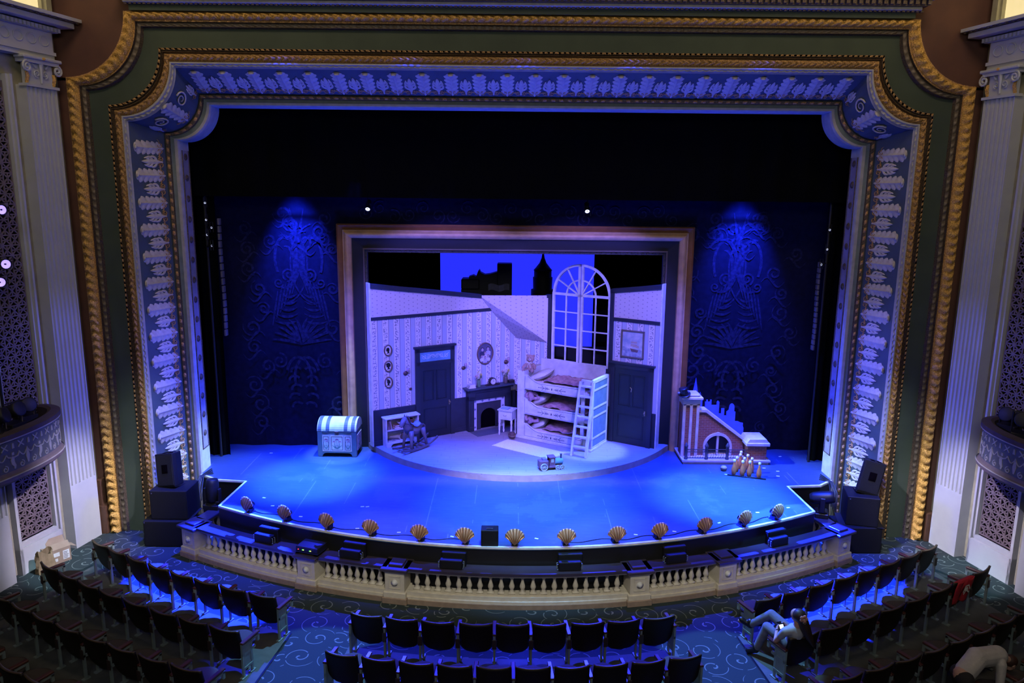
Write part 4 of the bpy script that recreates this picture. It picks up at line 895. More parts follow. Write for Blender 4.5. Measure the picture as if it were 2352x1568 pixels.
# ---------------------------------------------------------------- rocking horse
grey_w = mat('worn grey brown wood', (.15, .115, .10), .55, noise=9, rgb2=(.11, .085, .075))
horse = thing('rocking_horse', 'worn grey wooden rocking horse in front of the white bookcase', 'rocking horse', (-2.44, 17.28, PT), math.atan2(-.62, -.50))
b = MB()   # local +x is the direction the horse faces
b.grid(14, 12, lambda u, v: ((.26 - .52*v), (.105 - .02*math.cos(2*PI*v))*math.cos(2*PI*u)*max(.02, math.sin(PI*min(1, max(0, v*.96 + .02))))**.35, .50 + .03*math.cos(PI*v*2) + .115*math.sin(2*PI*u)*max(.02, math.sin(PI*(v*.96 + .02)))**.35)); b.build('body', grey_w, horse, True)
b = MB(); b.tube([(.17, 0, .52), (.25, 0, .62), (.29, 0, .74), (.30, 0, .80)], [.12, .095, .075, .06], 12); b.tube([(.27, 0, .83), (.34, 0, .77), (.42, 0, .68), (.445, 0, .64)], [.055, .07, .05, .035], 10)
hd = b.build('neck_and_head', grey_w, horse, True)
b = MB()
for s in (-1, 1): b.lathe([(.02, 0), (.018, .03), (.001, .075)], 6, (.275, s*.035, .85)); 
b.build('ears', grey_w, hd, True)
b = MB(); b.tube([(.2, 0, .86), (.16, 0, .78), (.14, 0, .68), (.1, 0, .6)], [.015, .022, .025, .015], 6); b.build('mane', mat('dark mane', (.06, .045, .045), .8), hd, True)
b = MB(); b.tube([(.36, -.075, .73), (.40, 0, .80), (.36, .075, .73), (.2, .09, .66)], .007, 5); b.build('bridle', mat('dark strap', (.04, .03, .03), .6), hd)
for x, dx in ((.18, .05), (-.19, -.07)):
    for s in (-1, 1):
        b = MB(); b.tube([(x, s*.07, .50), (x + dx*.3, s*.11, .36), (x + dx*.8, s*.13, .22), (x + dx, s*.14, .07)], [.075, .052, .034, .034], 9); b.build('leg', grey_w, horse, True)
b = MB(); b.grid(8, 6, lambda u, v: (.1 - .22*v, .125*math.sin((u - .5)*2.1), .535 + .085*math.cos((u - .5)*2.1) + .05*abs(v - .5)**2*4)); sd = b.build('saddle', mat('blue grey saddle', (.20, .23, .30), .5), horse, True, solid=.02)
b = MB(); b.ball((-.13, 0, .665), .03, .03, .022, 10, 6); b.build('cantle_knob', steel, sd, True)
b = MB(); b.tube([(-.27, 0, .56), (-.34, 0, .5), (-.36, 0, .36), (-.33, 0, .26)], [.02, .035, .03, .008], 7); b.build('tail', mat('dark mane', (.06, .045, .045), .8), horse, True)
for s in (-1, 1):
    b = MB(); pts = [(-.62 + 1.18*k/14, s*.16, .018 + .12*((k/14 - .5)*2)**2*(1.25 if k < 7 else .6)) for k in range(15)]
    for p, q in zip(pts, pts[1:]): b.add([(p[0], p[1] - .018, p[2]), (q[0], q[1] - .018, q[2]), (q[0], q[1] + .018, q[2]), (p[0], p[1] + .018, p[2]), (p[0], p[1] - .018, p[2] + .05), (q[0], q[1] - .018, q[2] + .05), (q[0], q[1] + .018, q[2] + .05), (p[0], p[1] + .018, p[2] + .05)], [(0, 3, 2, 1), (4, 5, 6, 7), (0, 1, 5, 4), (2, 3, 7, 6), (0, 4, 7, 3), (1, 2, 6, 5)])
    b.build('rocker', grey_w, horse)
for x in (-.34, -.2, -.05, .1, .22, .42): b = MB(); b.box(x - .02, -.16, .055, x + .02, .16, .075); b.build('crossbar', grey_w, horse)

# ---------------------------------------------------------------- bedside table and things by the bed
BA = AR
bo = (.02, 18.26)
def bd(x, y, z=PT): return (bo[0] + .849*x + .528*y, bo[1] - .528*x + .849*y, z)
nsr = thing('bedside_table', 'small white bedside table with one drawer left of the bunk bed', 'table', (-.22, 18.47, PT), R(-24))
b = MB(); b.box(-.21, -.18, .65, .21, .18, .68, .008); b.build('top', white, nsr)
b = MB(); b.box(-.185, -.15, .42, .185, .15, .65); b.build('case', white, nsr)
b = MB(); b.box(-.16, -.165, .45, .16, -.15, .63, .004); dr = b.build('drawer', white, nsr)
b = MB(); b.tube([(-.04, -.165, .55), (-.035, -.19, .535), (0, -.195, .53), (.035, -.19, .535), (.04, -.165, .55)], .005, 5); b.build('drawer_pull', mat('dull brass', (.45, .36, .2), .35, .9), dr)
for x in (-.165, .165):
    for y in (-.13, .13): b = MB(); b.lathe([(.015, 0), (.018, .02), (.026, .06), (.016, .1), (.022, .14), (.028, .25), (.02, .3), (.028, .33), (.028, .42)], 10, (x, y, 0)); b.build('leg', white, nsr, True)
p = nsr.location
t = thing('tray', 'pale blue tray on the bedside table', 'tray', (p.x - .05, p.y, PT + .68), R(-24)); b = MB(); b.box(-.1, -.09, 0, .1, .09, .008); b.build('base', mat('pale blue enamel', (.3, .45, .6), .3), t); b = MB(); b.box(-.1, -.09, .008, .1, -.08, .02); b.box(-.1, .08, .008, .1, .09, .02); b.box(-.1, -.08, .008, -.09, .08, .02); b.box(.09, -.08, .008, .1, .08, .02); b.build('rim', mat('pale blue enamel', (.3, .45, .6), .3), t)
t = thing('cup', 'small white cup on the bedside table beside the tray', 'cup', (p.x + .11, p.y - .06, PT + .68)); b = MB(); b.lathe([(.02, 0), (.032, .015), (.036, .045), (.032, .045), (.028, .015), (.001, .01)], 12); b.build('bowl', white, t, True); b = MB(); b.tube([(.033, 0, .035), (.055, 0, .03), (.05, 0, .015), (.03, 0, .012)], .005, 5); b.build('handle', white, t)
t = thing('toy_ball', 'shiny dark brown ball on the floor beside the bunk bed', 'ball', (-.10, 18.10, PT)); b = MB(); b.ball((0, 0, .095), .095, nu=20, nv=14); b.build('ball', mat('glossy brown', (.10, .05, .045), .12), t, True); b = MB(); b.lathe([(.096, -.006), (.097, 0), (.096, .006)], 24, (0, 0, .095)); b.build('stripe', mat('dull brass', (.45, .36, .2), .35, .9), t, True)

# ---------------------------------------------------------------- triple bunk bed
bed = thing('bunk_bed', 'white three tier bunk bed with stencilled rails', 'bunk bed', bd(0, 0), BA)
BL, BDD = 2.07, .86
z0 = -PT
b = MB(); b.box(-.03, -.03, 0, BL + .02, BDD, .06, .006); b.build('plinth', white, bed)
b = MB(); b.box(0, 0, .06, .2, BDD, 1.74, .006); b.build('head_post', white, bed)
b = MB(); b.box(-.045, .02, 1.40, 0, .07, 1.44); b.tube([(-.02, -.02, 1.38), (-.03, -.06, 1.42), (.03, -.05, 1.40)], .012, 5); b.build('peg_bracket', white, bed)
b = MB(); b.box(1.77, 0, .06, 1.86, .06, 1.71, .004); b.box(2.0, 0, .06, BL, BDD, 1.72, .004); b.box(1.77, 0, 1.60, BL, .06, 1.74, .004); b.box(1.77, 0, .06, BL, .03, .3); b.box(2.0, -.01, 1.70, BL + .01, BDD + .01, 1.74); foot = b.build('foot_post', white, bed)
b = MB(); b.box(.2, BDD - .03, .06, 2.0, BDD, 1.92, .004); b.build('back_board', mat('warm white board', (.62, .58, .52), .6), bed)
blue_pan = mat('blue grey panel', (.16, .26, .38), .5)
for za, zb in ((.10, .28), (.34, .80), (.86, 1.02), (1.08, 1.46), (1.52, 1.66)):
    b = MB(); b.box(BL, .07, za, BL + .006, BDD - .07, zb); b.build('side_panel', blue_pan, bed)
b = MB()
for za in (.06, .29, .81, 1.03, 1.47, 1.67): b.box(BL, 0.0, za, BL + .014, BDD, za + .045)
b.box(BL, 0, .06, BL + .014, .06, 1.71); b.box(BL, BDD - .06, .06, BL + .014, BDD, 1.71); b.build('side_rails', white, bed)
ink = mat('dark stencil', (.05, .05, .07), .7)
def motif(cx, cz):
    b = MB()
    for q in (-1, 1):
        b.ribbon([(cx + q*(.06 + .3*k/6), cz) for k in range(7)], .012, -.0085)
        for k, L_ in ((.1, .035), (.14, .045), (.22, .06)):
            for s in (-1, 1): b.ribbon([(cx + q*(k + L_*j/4), cz + s*L_*j/4) for j in range(5)], .010, -.0085)
        b.prism([(cx + q*.37 - .012, cz), (cx + q*.37, cz - .012), (cx + q*.37 + .012, cz), (cx + q*.37, cz + .012)], -.0085, -.004)
    b.prism([(cx - .018, cz), (cx, cz - .04), (cx + .018, cz), (cx, cz + .04)], -.0085, -.004)
    return b
blank = mat('rose patterned blanket', (.48, .29, .26), .9, noise=9, rgb2=(.27, .14, .15))
sheet = mat('pale pink sheet', (.62, .50, .48), .9, noise=7, rgb2=(.55, .42, .40))
pill_m = mat('cream pillow', (.56, .52, .42), .9)
bear_m = mat('tan plush', (.45, .27, .21), 1, noise=50, bump=.4, bscale=120)
for k, (zb, ztl, ztr) in enumerate(((1.43, 1.80, 1.65), (.79, 1.21, 1.03), (.21, .55, .40))):
    zb -= PT; ztl -= PT; ztr -= PT
    crv = [(.2, ztl), (.29, ztl)] + [(.29 + .36*j/10, ztr + (ztl - ztr)*(1 - math.sin(PI/2*j/10))) for j in range(1, 11)] + [(1.78, ztr + .02)]
    b = MB(); b.prism([(.2, zb), (1.78, zb)] + crv[::-1], -.004, .03); ra = b.build('front_rail', white, bed, bevel=.004)
    m_ = motif(.98, (zb + ztr)/2 - .01); m_.ribbon([(x + .015, z - .03) for x, z in crv[1:]], .008, -.0085); m_.ribbon([(.225, zb + .03), (.225, ztl - .03)], .008, -.0085); m_.ribbon([(.225, zb + .025), (1.75, zb + .025)], .006, -.0085); m_.build('stencil', ink, ra)
    b = MB(); b.box(.2, .03, zb + .03, 2.0, BDD - .03, zb + .12); b.build('bed_base', white, bed)
    b = MB(); b.grid(20, 8, lambda u, v: (.22 + 1.77*u, .04 + (BDD - .08)*v, zb + .12 + .09*min(1, 8*min(u, 1 - u, v, 1 - v))**.5 + .004*math.sin(u*30))); b.build('mattress', sheet, bed, True)
    lv = ['top', 'middle', 'bottom'][k]; zm = zb + .21
    q_ = PT + zm
    t = thing('blanket', 'rumpled rose coloured blanket on the %s bunk' % lv, 'blanket', bd(0, 0, q_), BA, 'blankets on the bunks')
    b = MB(); rr = random.Random(k); ph = [rr.uniform(0, 6) for _ in range(6)]
    b.grid(34, 20, lambda u, v: (.72 + 1.2*u, .05 + .72*v, .015 + .03*abs(math.sin(u*9 + ph[0] + 2*math.sin(v*5 + ph[1]))) + .03*abs(math.sin(v*8 + ph[2] + 2*math.sin(u*6 + ph[3]))) + .02*math.sin(u*23 + v*11 + ph[4])**2)); b.build('cloth', blank, t, True, solid=.02)
    t = thing('pillow', '%s pillow at the head of the %s bunk' % (['striped white', 'pale cream', 'tilted cream'][k], lv), 'pillow', bd(.50, .45, q_ + .012), BA, 'pillows on the bunks'); t.rotation_euler = (R(6 if k < 2 else 16), R(-28 if k else -22), BA)
    def pil(u, v, s):
        x, y = 2*u - 1, 2*v - 1; e = (max(0, (1 - abs(x)**2.6))*max(0, (1 - abs(y)**2.6)))**.5
        return (.24*x*(1 - .06*y*y), .31*y*(1 - .06*x*x), .10 + s*.105*e)
    b = MB(); b.grid(14, 14, lambda u, v: pil(u, v, 1)); b.grid(14, 14, lambda u, v: pil(1 - u, v, -1)); b.build('pillow_case', mat('striped white pillow', (.70, .66, .60), .9) if k == 0 else pill_m, t, True)
    if k == 0:
        b = MB()
        for j in range(5): b.loft([pil(u/14, .2 + .15*j, 1.03) for u in range(15)], [pil(u/14, .22 + .15*j, 1.03) for u in range(15)])
        b.build('stripes', mat('gold stripe', (.6, .45, .25), .8), t, True)
def bear(loc_, rz, rx, label, plush, extra):
    t = thing('teddy_bear' if extra == 'bow' else 'rag_doll', label, 'toy', loc_, rz); t.rotation_euler = (rx[0], rx[1], rz)
    b = MB(); b.ball((0, 0, .13), .10, .085, .13, 14, 9); 
    b.tube([(0, 0, .2), (0, 0, .27)], [.06, .06], 10)
    for s in (-1, 1):
        b.tube([(s*.07, -.02, .2), (s*.13, -.05, .16), (s*.15, -.10, .12)], [.045, .04, .035], 8); b.ball((s*.15, -.105, .115), .038, nu=8, nv=6)
        b.tube([(s*.06, -.03, .05), (s*.09, -.12, .04), (s*.11, -.21, .045)], [.055, .05, .042], 8); b.ball((s*.11, -.22, .06), .045, .035, .055, 8, 6)
    b.build('body', plush, t, True)
    b = MB(); b.ball((0, -.01, .34), .105, .095, .10, 16, 10); h = b.build('head', plush if extra == 'bow' else mat('doll skin', (.42, .26, .20), .7), t, True)
    b = MB()
    for s in (-1, 1): b.ball((s*.035, -.1, .36), .010, nu=6, nv=4)
    b.ball((0, -.132 if extra == 'bow' else -.108, .335), .014, .01, .01, 6, 4); b.build('eyes_and_nose', black, h)
    if extra == 'bow':
        b = MB(); b.ball((0, -.095, .32), .045, .035, .035, 10, 6); b.build('muzzle', mat('pale plush', (.6, .42, .36), 1), h, True)
        b = MB()
        for s in (-1, 1): b.ball((s*.082, .0, .41), .036, .022, .034, 10, 6)
        b.build('ears', plush, h, True)
        b = MB()
        for s in (-1, 1): b.tube([(0, -.09, .235), (s*.05, -.11, .265), (s*.075, -.1, .23), (0, -.09, .235)], .009, 5); b.tube([(0, -.09, .235), (s*.03, -.12, .18), (s*.045, -.13, .12)], .009, 5)
        b.build('ribbon', mat('cream ribbon', (.7, .64, .45), .7), t)
    else:
        b = MB(); b.ball((0, .012, .365), .112, .1, .10, 14, 8)
        if extra == 'hair': b.ball((.08, .06, .3), .06, .05, .09, 8, 6)
        b.build('hair', mat('brown doll hair', (.12, .05, .035), .9, noise=30), h, True)
        b = MB(); b.lathe([(.13, .02), (.11, .1), (.085, .2), (.05, .25)], 14); b.build('dress', mat('dusty pink dress', (.42, .26, .27), .8), t, True)
bear(bd(.20, .26, PT + 1.66), BA + R(15), (R(-8), 0), 'tan teddy bear with a cream ribbon sitting at the head of the top bunk', bear_m, 'bow')
bear(bd(.30, .16, PT + .95), BA + R(60), (R(-16), 0), 'brown haired doll behind the pillow of the middle bunk', mat('dusty pink dress', (.42, .26, .27), .8), 'hair')
bear(bd(.30, .16, PT + .37), BA + R(60), (R(-16), 0), 'curly haired doll behind the pillow of the bottom bunk', mat('dusty pink dress', (.42, .26, .27), .8), 'curl')
lad = thing('ladder', 'white wooden ladder leaning on the bunk bed', 'ladder', (0, 0, 0))
L0, L1, R0, R1 = Vector((1.30, 16.90, PT)), Vector((1.51, 17.27, 1.86)), Vector((1.62, 16.73, PT)), Vector((1.79, 17.10, 1.86))
def beam(b, p, q, side, w_, d_):
    ax = (q - p).normalized(); sx = side.normalized(); sx = (sx - ax*sx.dot(ax)).normalized(); sy = ax.cross(sx); vs = []
    for o in (p, q): vs += [o + sx*i*w_/2 + sy*j*d_/2 for i, j in ((-1, -1), (1, -1), (1, 1), (-1, 1))]
    b.add(vs, [(3, 2, 1, 0), (4, 5, 6, 7), (0, 1, 5, 4), (1, 2, 6, 5), (2, 3, 7, 6), (3, 0, 4, 7)])
for p, q in ((L0, L1), (R0, R1)): b = MB(); beam(b, p, q, R0 - L0, .05, .085); b.build('stile', white, lad)
for k in range(7):
    f_ = .13 + .135*k; p, q = L0.lerp(L1, f_), R0.lerp(R1, f_); b = MB(); beam(b, p, q, Vector((.528, .849, 0)), .075, .035); b.build('rung', white, lad)
t = thing('rug', 'narrow white rug on the floor in front of the bunk bed', 'rug', (0, 0, PT))
b = MB(); b.slab([(-.56, 17.57), (.75, 16.62), (1.18, 17.08), (-.20, 18.03)], 0, .012); b.build('pile', mat('white rug pile', (.78, .76, .66), .95, noise=60), t)
b = MB()
for a, c in (((-.56, 17.57), (-.20, 18.03)), ((.75, 16.62), (1.18, 17.08))):
    for k in range(24): x, y = a[0] + (c[0] - a[0])*k/23, a[1] + (c[1] - a[1])*k/23; dx = -.03 if a[0] < 0 else .03; b.box(min(x, x + dx), y - .006, 0, max(x, x + dx), y + .006, .006)
b.build('fringe', mat('white rug pile', (.78, .76, .66), .95), t)

# ---------------------------------------------------------------- toy train
tr = thing('toy_train', 'brown and green wooden toy locomotive with a tender on the set floor', 'toy train', (.78, 16.03, PT), math.atan2(.15, .56))
tbrown = mat('painted brown wood', (.24, .10, .09), .5); tgreen = mat('painted sea green', (.22, .42, .42), .4); tcream = mat('cream spokes', (.62, .62, .55), .5)
def wheel(x, y, r):
    b = MB(); b.at((x, y, r), (PI/2, 0, 0)); b.lathe([(r, -.012), (r, .012), (r*.82, .012), (r*.82, -.012)], 18); b.lathe([(.012, -.02), (.012, .02)], 8)
    for k in range(8): a = k*PI/4; b.box(0, -.001, -.001, .0, 0, 0); b.tube([(0, 0, 0), (r*.85*math.cos(a), r*.85*math.sin(a), 0)], .006, 4)
    return b.build('wheel', tcream, tr)
b = MB(); b.box(-.30, -.09, .06, -.09, .09, .22, .006); b.build('tender', tbrown, tr)
b = MB(); b.box(-.22, -.06, .22, -.13, .06, .27); b.build('coal_load', mat('mauve block', (.28, .2, .3), .6), tr)
b = MB(); b.box(-.08, -.09, .05, .26, .09, .10, .006); b.build('chassis', tbrown, tr)
b = MB(); b.box(-.07, -.085, .10, .06, -.075, .28); b.box(-.07, .075, .1, .06, .085, .28); b.box(-.07, -.075, .1, -.06, .075, .2); b.box(.05, -.075, .1, .06, .075, .28); b.box(-.085, -.1, .28, .075, .1, .30); cb = b.build('cab', tbrown, tr)
b = MB()
for y in (-.088, .086): b.box(-.035, y, .18, .03, y + .002, .26)
b.build('cab_window', tcream, cb)
b = MB(); b.at((.06, 0, .17), (0, PI/2, 0)); b.lathe([(.07, 0), (.075, .02), (.07, .03), (.07, .18), (.06, .2), (.03, .215), (.001, .22)], 16); b.build('boiler', tgreen, tr, True)
b = MB(); b.lathe([(.018, 0), (.018, .07), (.028, .1), (.02, .1)], 10, (.22, 0, .235)); b.build('chimney', mat('dark chimney', (.03, .03, .04), .4), tr)
b = MB(); b.lathe([(.006, 0), (.006, .1)], 6, (-.1, -.02, .22)); b.build('whistle', black, tr)
for x, r in ((-.2, .085), (.12, .055), (.23, .055)):
    for y in (-.105, .105): wheel(x, y, r)

# ---------------------------------------------------------------- painted chest
ch = thing('toy_chest', 'round lidded chest painted with pink flower panels at the left of the stage', 'chest', (-4.25, 17.08, 0), R(-1.5))
cw, cd, chh = .9, .60, .64
slc = mat('slate blue chest paint', (.10, .135, .15), .5, noise=7, rgb2=(.085, .115, .13)); lidw = mat('cream chest lid', (.72, .74, .62), .45)
b = MB(); b.box(-cw/2, 0, .1, cw/2, cd, chh); 
for y0, y1 in ((0, .02), (cd - .02, cd)): b.prism([(-cw/2, 0), (-cw/2 + .09, 0)] + arc(-cw/2 + .19, 0.0, .1, PI, PI/2, 5) + arc(cw/2 - .19, 0, .1, PI/2, 0, 5) + [(cw/2 - .09, 0), (cw/2, 0), (cw/2, .12), (-cw/2, .12)], y0 - .01, y1)
for x in (-cw/2, cw/2 - .02): b.box(x, 0, 0, x + .02, .12, .12); b.box(x, cd - .12, 0, x + .02, cd, .12)
for x in (-cw/2 - .012, cw/2 - .1): b.box(x, -.014, .02, x + .112, .02, chh)
b.build('body', slc, ch)
pinkf = mat('pink painted flower', (.55, .16, .25), .6); pgr = mat('painted stems', (.12, .22, .18), .6); panm = mat('cream painted panel', (.72, .58, .54), .6); pdk = mat('panel outline', (.10, .06, .08), .6)
def flower_panel(x0, x1, z0, z1, big, par, side=False):
    T = (lambda b: setattr(b, 'M', Matrix.Translation((cw/2, cd/2, 0)) @ Matrix.Rotation(PI/2, 4, 'Z'))) if side else (lambda b: None)
    b = MB(); T(b); b.box(x0, -.018, z0, x1, 0.0, z1); pn = b.build('flower_panel', panm, par)
    b = MB(); T(b)
    for a in ((x0 + .02, z0 + .02, x1 - .02, z0 + .032), (x0 + .02, z1 - .032, x1 - .02, z1 - .02), (x0 + .02, z0 + .02, x0 + .032, z1 - .02), (x1 - .032, z0 + .02, x1 - .02, z1 - .02)): b.box(a[0], -.02, a[1], a[2], -.01, a[3])
    b.build('outline', pdk, pn)
    cx = (x0 + x1)/2; H = z1 - z0
    b = MB(); T(b)
    for q in (-1, 1):
        b.ribbon([(cx + q*(.005 + .05*math.sin(k*.35)), z0 + .05 + .028*k) for k in range(9)], [.012, .018, .02, .018, .014, .011, .009, .008, .006], -.0195)
        b.ribbon([(cx + q*x, z0 + .10 + z) for x, z in spiral(.04, 0, .05, .012, PI*.6, 1.1)], .009, -.0195)
        if big: b.ribbon([(cx + q*(.02 + .016*k), z0 + .06 + .02*k - .0012*k*k) for k in range(8)], [.015, .02, .02, .018, .015, .012, .008, .004], -.0195)
    b.ribbon([(cx, z0 + .05), (cx, z0 + H*.75)], .010, -.0195); b.build('painted_leaves', pgr, pn)
    b = MB(); T(b)
    for fx, fz, sc in ((cx, z0 + H*.76, 1.0),) + (((cx - .07, z0 + H*.62, .75), (cx + .07, z0 + H*.62, .75)) if big else ((cx + .015, z0 + H*.62, .6),)):
        for k in range(7): a = PI*k/6; b.ribbon([(fx + sc*.05*j/3*math.cos(a), fz + sc*(.045*j/3*math.sin(a) - .008*j)) for j in range(4)], [.012*sc, .018*sc, .014*sc, .004], -.0205)
    b.build('painted_flower', pinkf, pn)
b = MB(); b.box(-.36, -.014, .13, .36, .0, .55); b.build('panel_frame', mat('mauve frame', (.40, .32, .32), .6), ch)
flower_panel(-.345, -.175, .15, .53, False, ch); flower_panel(-.155, .155, .15, .53, True, ch); flower_panel(.175, .345, .15, .53, False, ch); flower_panel(-.22, .22, .15, .53, True, ch, True)
def lidp(a, g=0): return (cd/2 - (cd/2 + .015 + g)*math.cos(a), chh + (.26 + g)*math.sin(a))
b = MB(); N = 16; x0, x1 = -cw/2 - .015, cw/2 + .015; vs = [(x, *lidp(PI*k/N)) for x in (x0, x1) for k in range(N + 1)]
b.add(vs, [(k, k + 1, N + 2 + k, N + 1 + k) for k in range(N)] + [tuple(range(N, -1, -1)), tuple(range(N + 1, 2*N + 2)), (0, N + 1, 2*N + 1, N)]); ld = b.build('lid', lidw, ch)
for xa in (-cw/2 + .0, -.26, .17, cw/2 - .11):
    b = MB(); A = [(xa, *lidp(PI*k/N, .006)) for k in range(N + 1)]; B = [(xa + .085, *lidp(PI*k/N, .006)) for k in range(N + 1)]; b.loft(A, B); b.build('lid_strap', slc, ld)
b = MB(); b.box(-.05, -.03, chh - .06, .05, -.012, chh - .005, .006); b.lathe([(.012, 0), (.012, .01)], 8, (0, -.03, chh - .04)); b.build('lock_plate', mat('dark bronze', (.14, .07, .045), .4, .6), ch)
for x in (-.27, .27): b = MB(); b.box(x - .05, -.025, chh - .025, x + .05, -.012, chh + .01); b.build('hasp', slc, ch)

# ---------------------------------------------------------------- brick bridge piece with a skyline
br = thing('brick_bridge_model', 'brick stair wall model with an arch, railing and tower, right of the portal', 'scenery', (0, 16.83, 0))
def bricks():
    n = NT('red brickwork', .8)
    x, y, z = n.sep(); v = n.comb(n.math('ADD', x, y), z, 0)
    t = n.tex('Brick', Scale=1.0, Vector=v); t.inputs['Color1'].default_value = (.24, .075, .05, 1); t.inputs['Color2'].default_value = (.17, .05, .04, 1); t.inputs['Mortar'].default_value = (.26, .17, .14, 1)
    t.inputs['Mortar Size'].default_value = .004; t.inputs['Brick Width'].default_value = .13; t.inputs['Row Height'].default_value = .045
    n.out(t.outputs['Color']); return n.m
BR = bricks(); stn = mat('pale stone paint', (.52, .47, .46), .6, noise=7)
b = MB(); b.slab([(3.92, 0), (5.93, 0), (5.93, .86), (3.92, .86)], .0, .09); b.slab([(3.89, -.03), (5.96, -.03), (5.96, .88), (3.89, .88)], .06, .10); b.build('base', stn, br)
b = MB(); b.box(3.93, .28, .1, 4.28, .62, 1.50); b.build('tower', BR, br)
b = MB()
for x in (3.91, 4.07, 4.23): b.box(x, .24, .1, x + .065, .3, 1.38)
b.box(3.90, .24, 1.36, 4.31, .66, 1.5); b.box(3.86, .18, 1.5, 4.36, .70, 1.56, .01); b.box(3.92, .24, 1.56, 4.30, .64, 1.62, .02); b.build('tower_stone', stn, br)
sl_ = [(4.28, .1), (5.42, .1), (5.42, .46), (4.46, 1.17), (4.28, 1.17)]
hole = [(4.49, .1)] + [(4.49, .3)] + arc(4.79, .32, .30, PI, 0, 16, .30) + [(5.09, .1)]
b = MB(); b.prism([(4.28, .1), (4.49, .1)] + hole[1:-1] + [(5.09, .1), (5.42, .1), (5.42, .46), (4.46, 1.17), (4.28, 1.17)], .34, .56); b.build('stair_wall', BR, br)
b = MB(); b.prism([(4.28, 1.17), (4.47, 1.17), (5.46, .44), (5.46, .50), (4.49, 1.23), (4.28, 1.23)], .3, .6); b.build('coping', stn, br)
b = MB(); o = [(4.45, .1), (4.45, .3)] + arc(4.79, .32, .345, PI, 0, 16, .345) + [(5.13, .1)]; i_ = [(4.50, .1), (4.50, .3)] + arc(4.79, .32, .285, PI, 0, 16, .285) + [(5.08, .1)]
b.prism(o + i_[::-1], .30, .36); b.box(4.765, .31, .1, 4.815, .36, .61); b.prism([(4.74, .6), (4.84, .6), (4.82, .68), (4.76, .68)], .29, .35); b.build('arch_ring', stn, br)
b = MB(); b.box(4.4, .55, .1, 5.2, .57, .66); b.build('arch_shade', mat('navy infill', (.012, .018, .04), .8), br)
b = MB(); b.box(5.44, .06, .1, 5.88, .56, .44); b.build('end_pier', BR, br)
b = MB(); b.box(5.38, .0, .44, 5.94, .62, .52, .012); b.prism([(5.41, .52), (5.91, .52), (5.86, .60), (5.46, .60)], .03, .59); b.build('pier_cap', stn, br)
olive = mat('dark grey railing', (.045, .05, .055), .5)
for x in (3.99, 4.47, 4.96): b = MB(); b.lathe([(.045, 0), (.045, .03), (.036, .04), (.036, .30), (.046, .31), (.046, .33), (.03, .36), (.012, .4), (.001, .41)], 10, (x, .06, .1)); b.build('railing_post', olive, br, True)
b = MB(); b.box(3.99, .05, .33, 5.44, .07, .345); b.box(3.99, .05, .27, 5.44, .07, .28); b.box(3.99, .05, .13, 5.44, .07, .142)
for k in range(24):
    x = 4.03 + k*.0595
    b.tube([(q[0], .06, q[1]) for q in spiral(x, .30, .028, .008, k*3.1, 1.0, 8)], .004, 4); b.tube([(x, .06, .14), (x + .02, .06, .2), (x, .06, .27)], .004, 4); b.ball((x, .055, .15), .010, nu=6, nv=4)
b.build('iron_railing', olive, br)
b = MB(); sk = [(4.28, 1.1), (4.20, 1.5), (4.27, 1.93), (4.34, 1.5), (4.36, 1.42), (4.39, 1.58), (4.42, 1.44), (4.45, 1.44), (4.45, 1.2), (4.52, 1.2), (4.52, 1.34), (4.55, 1.34), (4.55, 1.39), (4.58, 1.39), (4.58, 1.34), (4.64, 1.34), (4.64, 1.39), (4.67, 1.39), (4.67, 1.26), (4.80, 1.26), (4.80, 1.34), (4.83, 1.37), (4.86, 1.34), (4.86, 1.05), (4.92, 1.05), (4.92, 1.18), (4.99, 1.18), (4.99, 1.0), (5.05, 1.0), (5.05, 1.1), (5.10, 1.14)] + arc(5.17, 1.22, .06, PI, 0, 8, .08) + [(5.23, 1.1), (5.26, 1.1), (5.26, .86), (5.34, .86), (5.40, .83), (5.46, .82), (5.46, .75), (5.48, .7), (5.48, .5), (5.3, .5), (4.5, 1.1)]
b.prism(sk, .62, .65); b.build('skyline_cutout', mat('blue skyline paint', (.05, .10, .75), .6), br)
t = thing('top_hat', 'black top hat tilted on the corner of the brick tower', 'hat', (3.93, 17.12, 1.60)); t.rotation_euler = (R(4), R(-16), R(10))
b = MB(); b.lathe([(.001, .17), (.098, .17), (.102, .165), (.088, .08), (.09, .02), (.088, 0)], 20); b.build('crown', mat('black silk', (.012, .012, .02), .3), t, True)
b = MB(); b.grid(24, 2, lambda u, v: ((.085 + .06*v)*math.cos(2*PI*u), (.085 + .075*v)*math.sin(2*PI*u), .0 + .03*v*math.cos(2*PI*u)**2)); b.build('brim', mat('black silk', (.012, .012, .02), .3), t, True, solid=.008)
b = MB(); b.lathe([(.0905, .005), (.0905, .035)], 20); b.build('hat_band', mat('dark ribbon', (.02, .02, .03), .5), t)
pin_w = mat('varnished pin wood', (.60, .21, .07), .25, noise=8, rgb2=(.45, .15, .05)); pin_h = mat('white pin top', (.75, .73, .7), .3)
def pin():
    t = thing('skittle', 'x', 'skittle', (0, 0, 0), 0, 'wooden skittles on the stage')
    b = MB(); b.lathe([(.035, 0), (.05, .03), (.062, .1), (.058, .16), (.035, .24), (.022, .29), (.024, .32)], 14); b.build('body', pin_w, t, True)
    b = MB(); b.lathe([(.0245, .32), (.034, .345), (.036, .37), (.028, .395), (.001, .405)], 14); b.build('head', pin_h, t, True); return t
p0 = pin(); p0.scale = (.93, .93, .91)
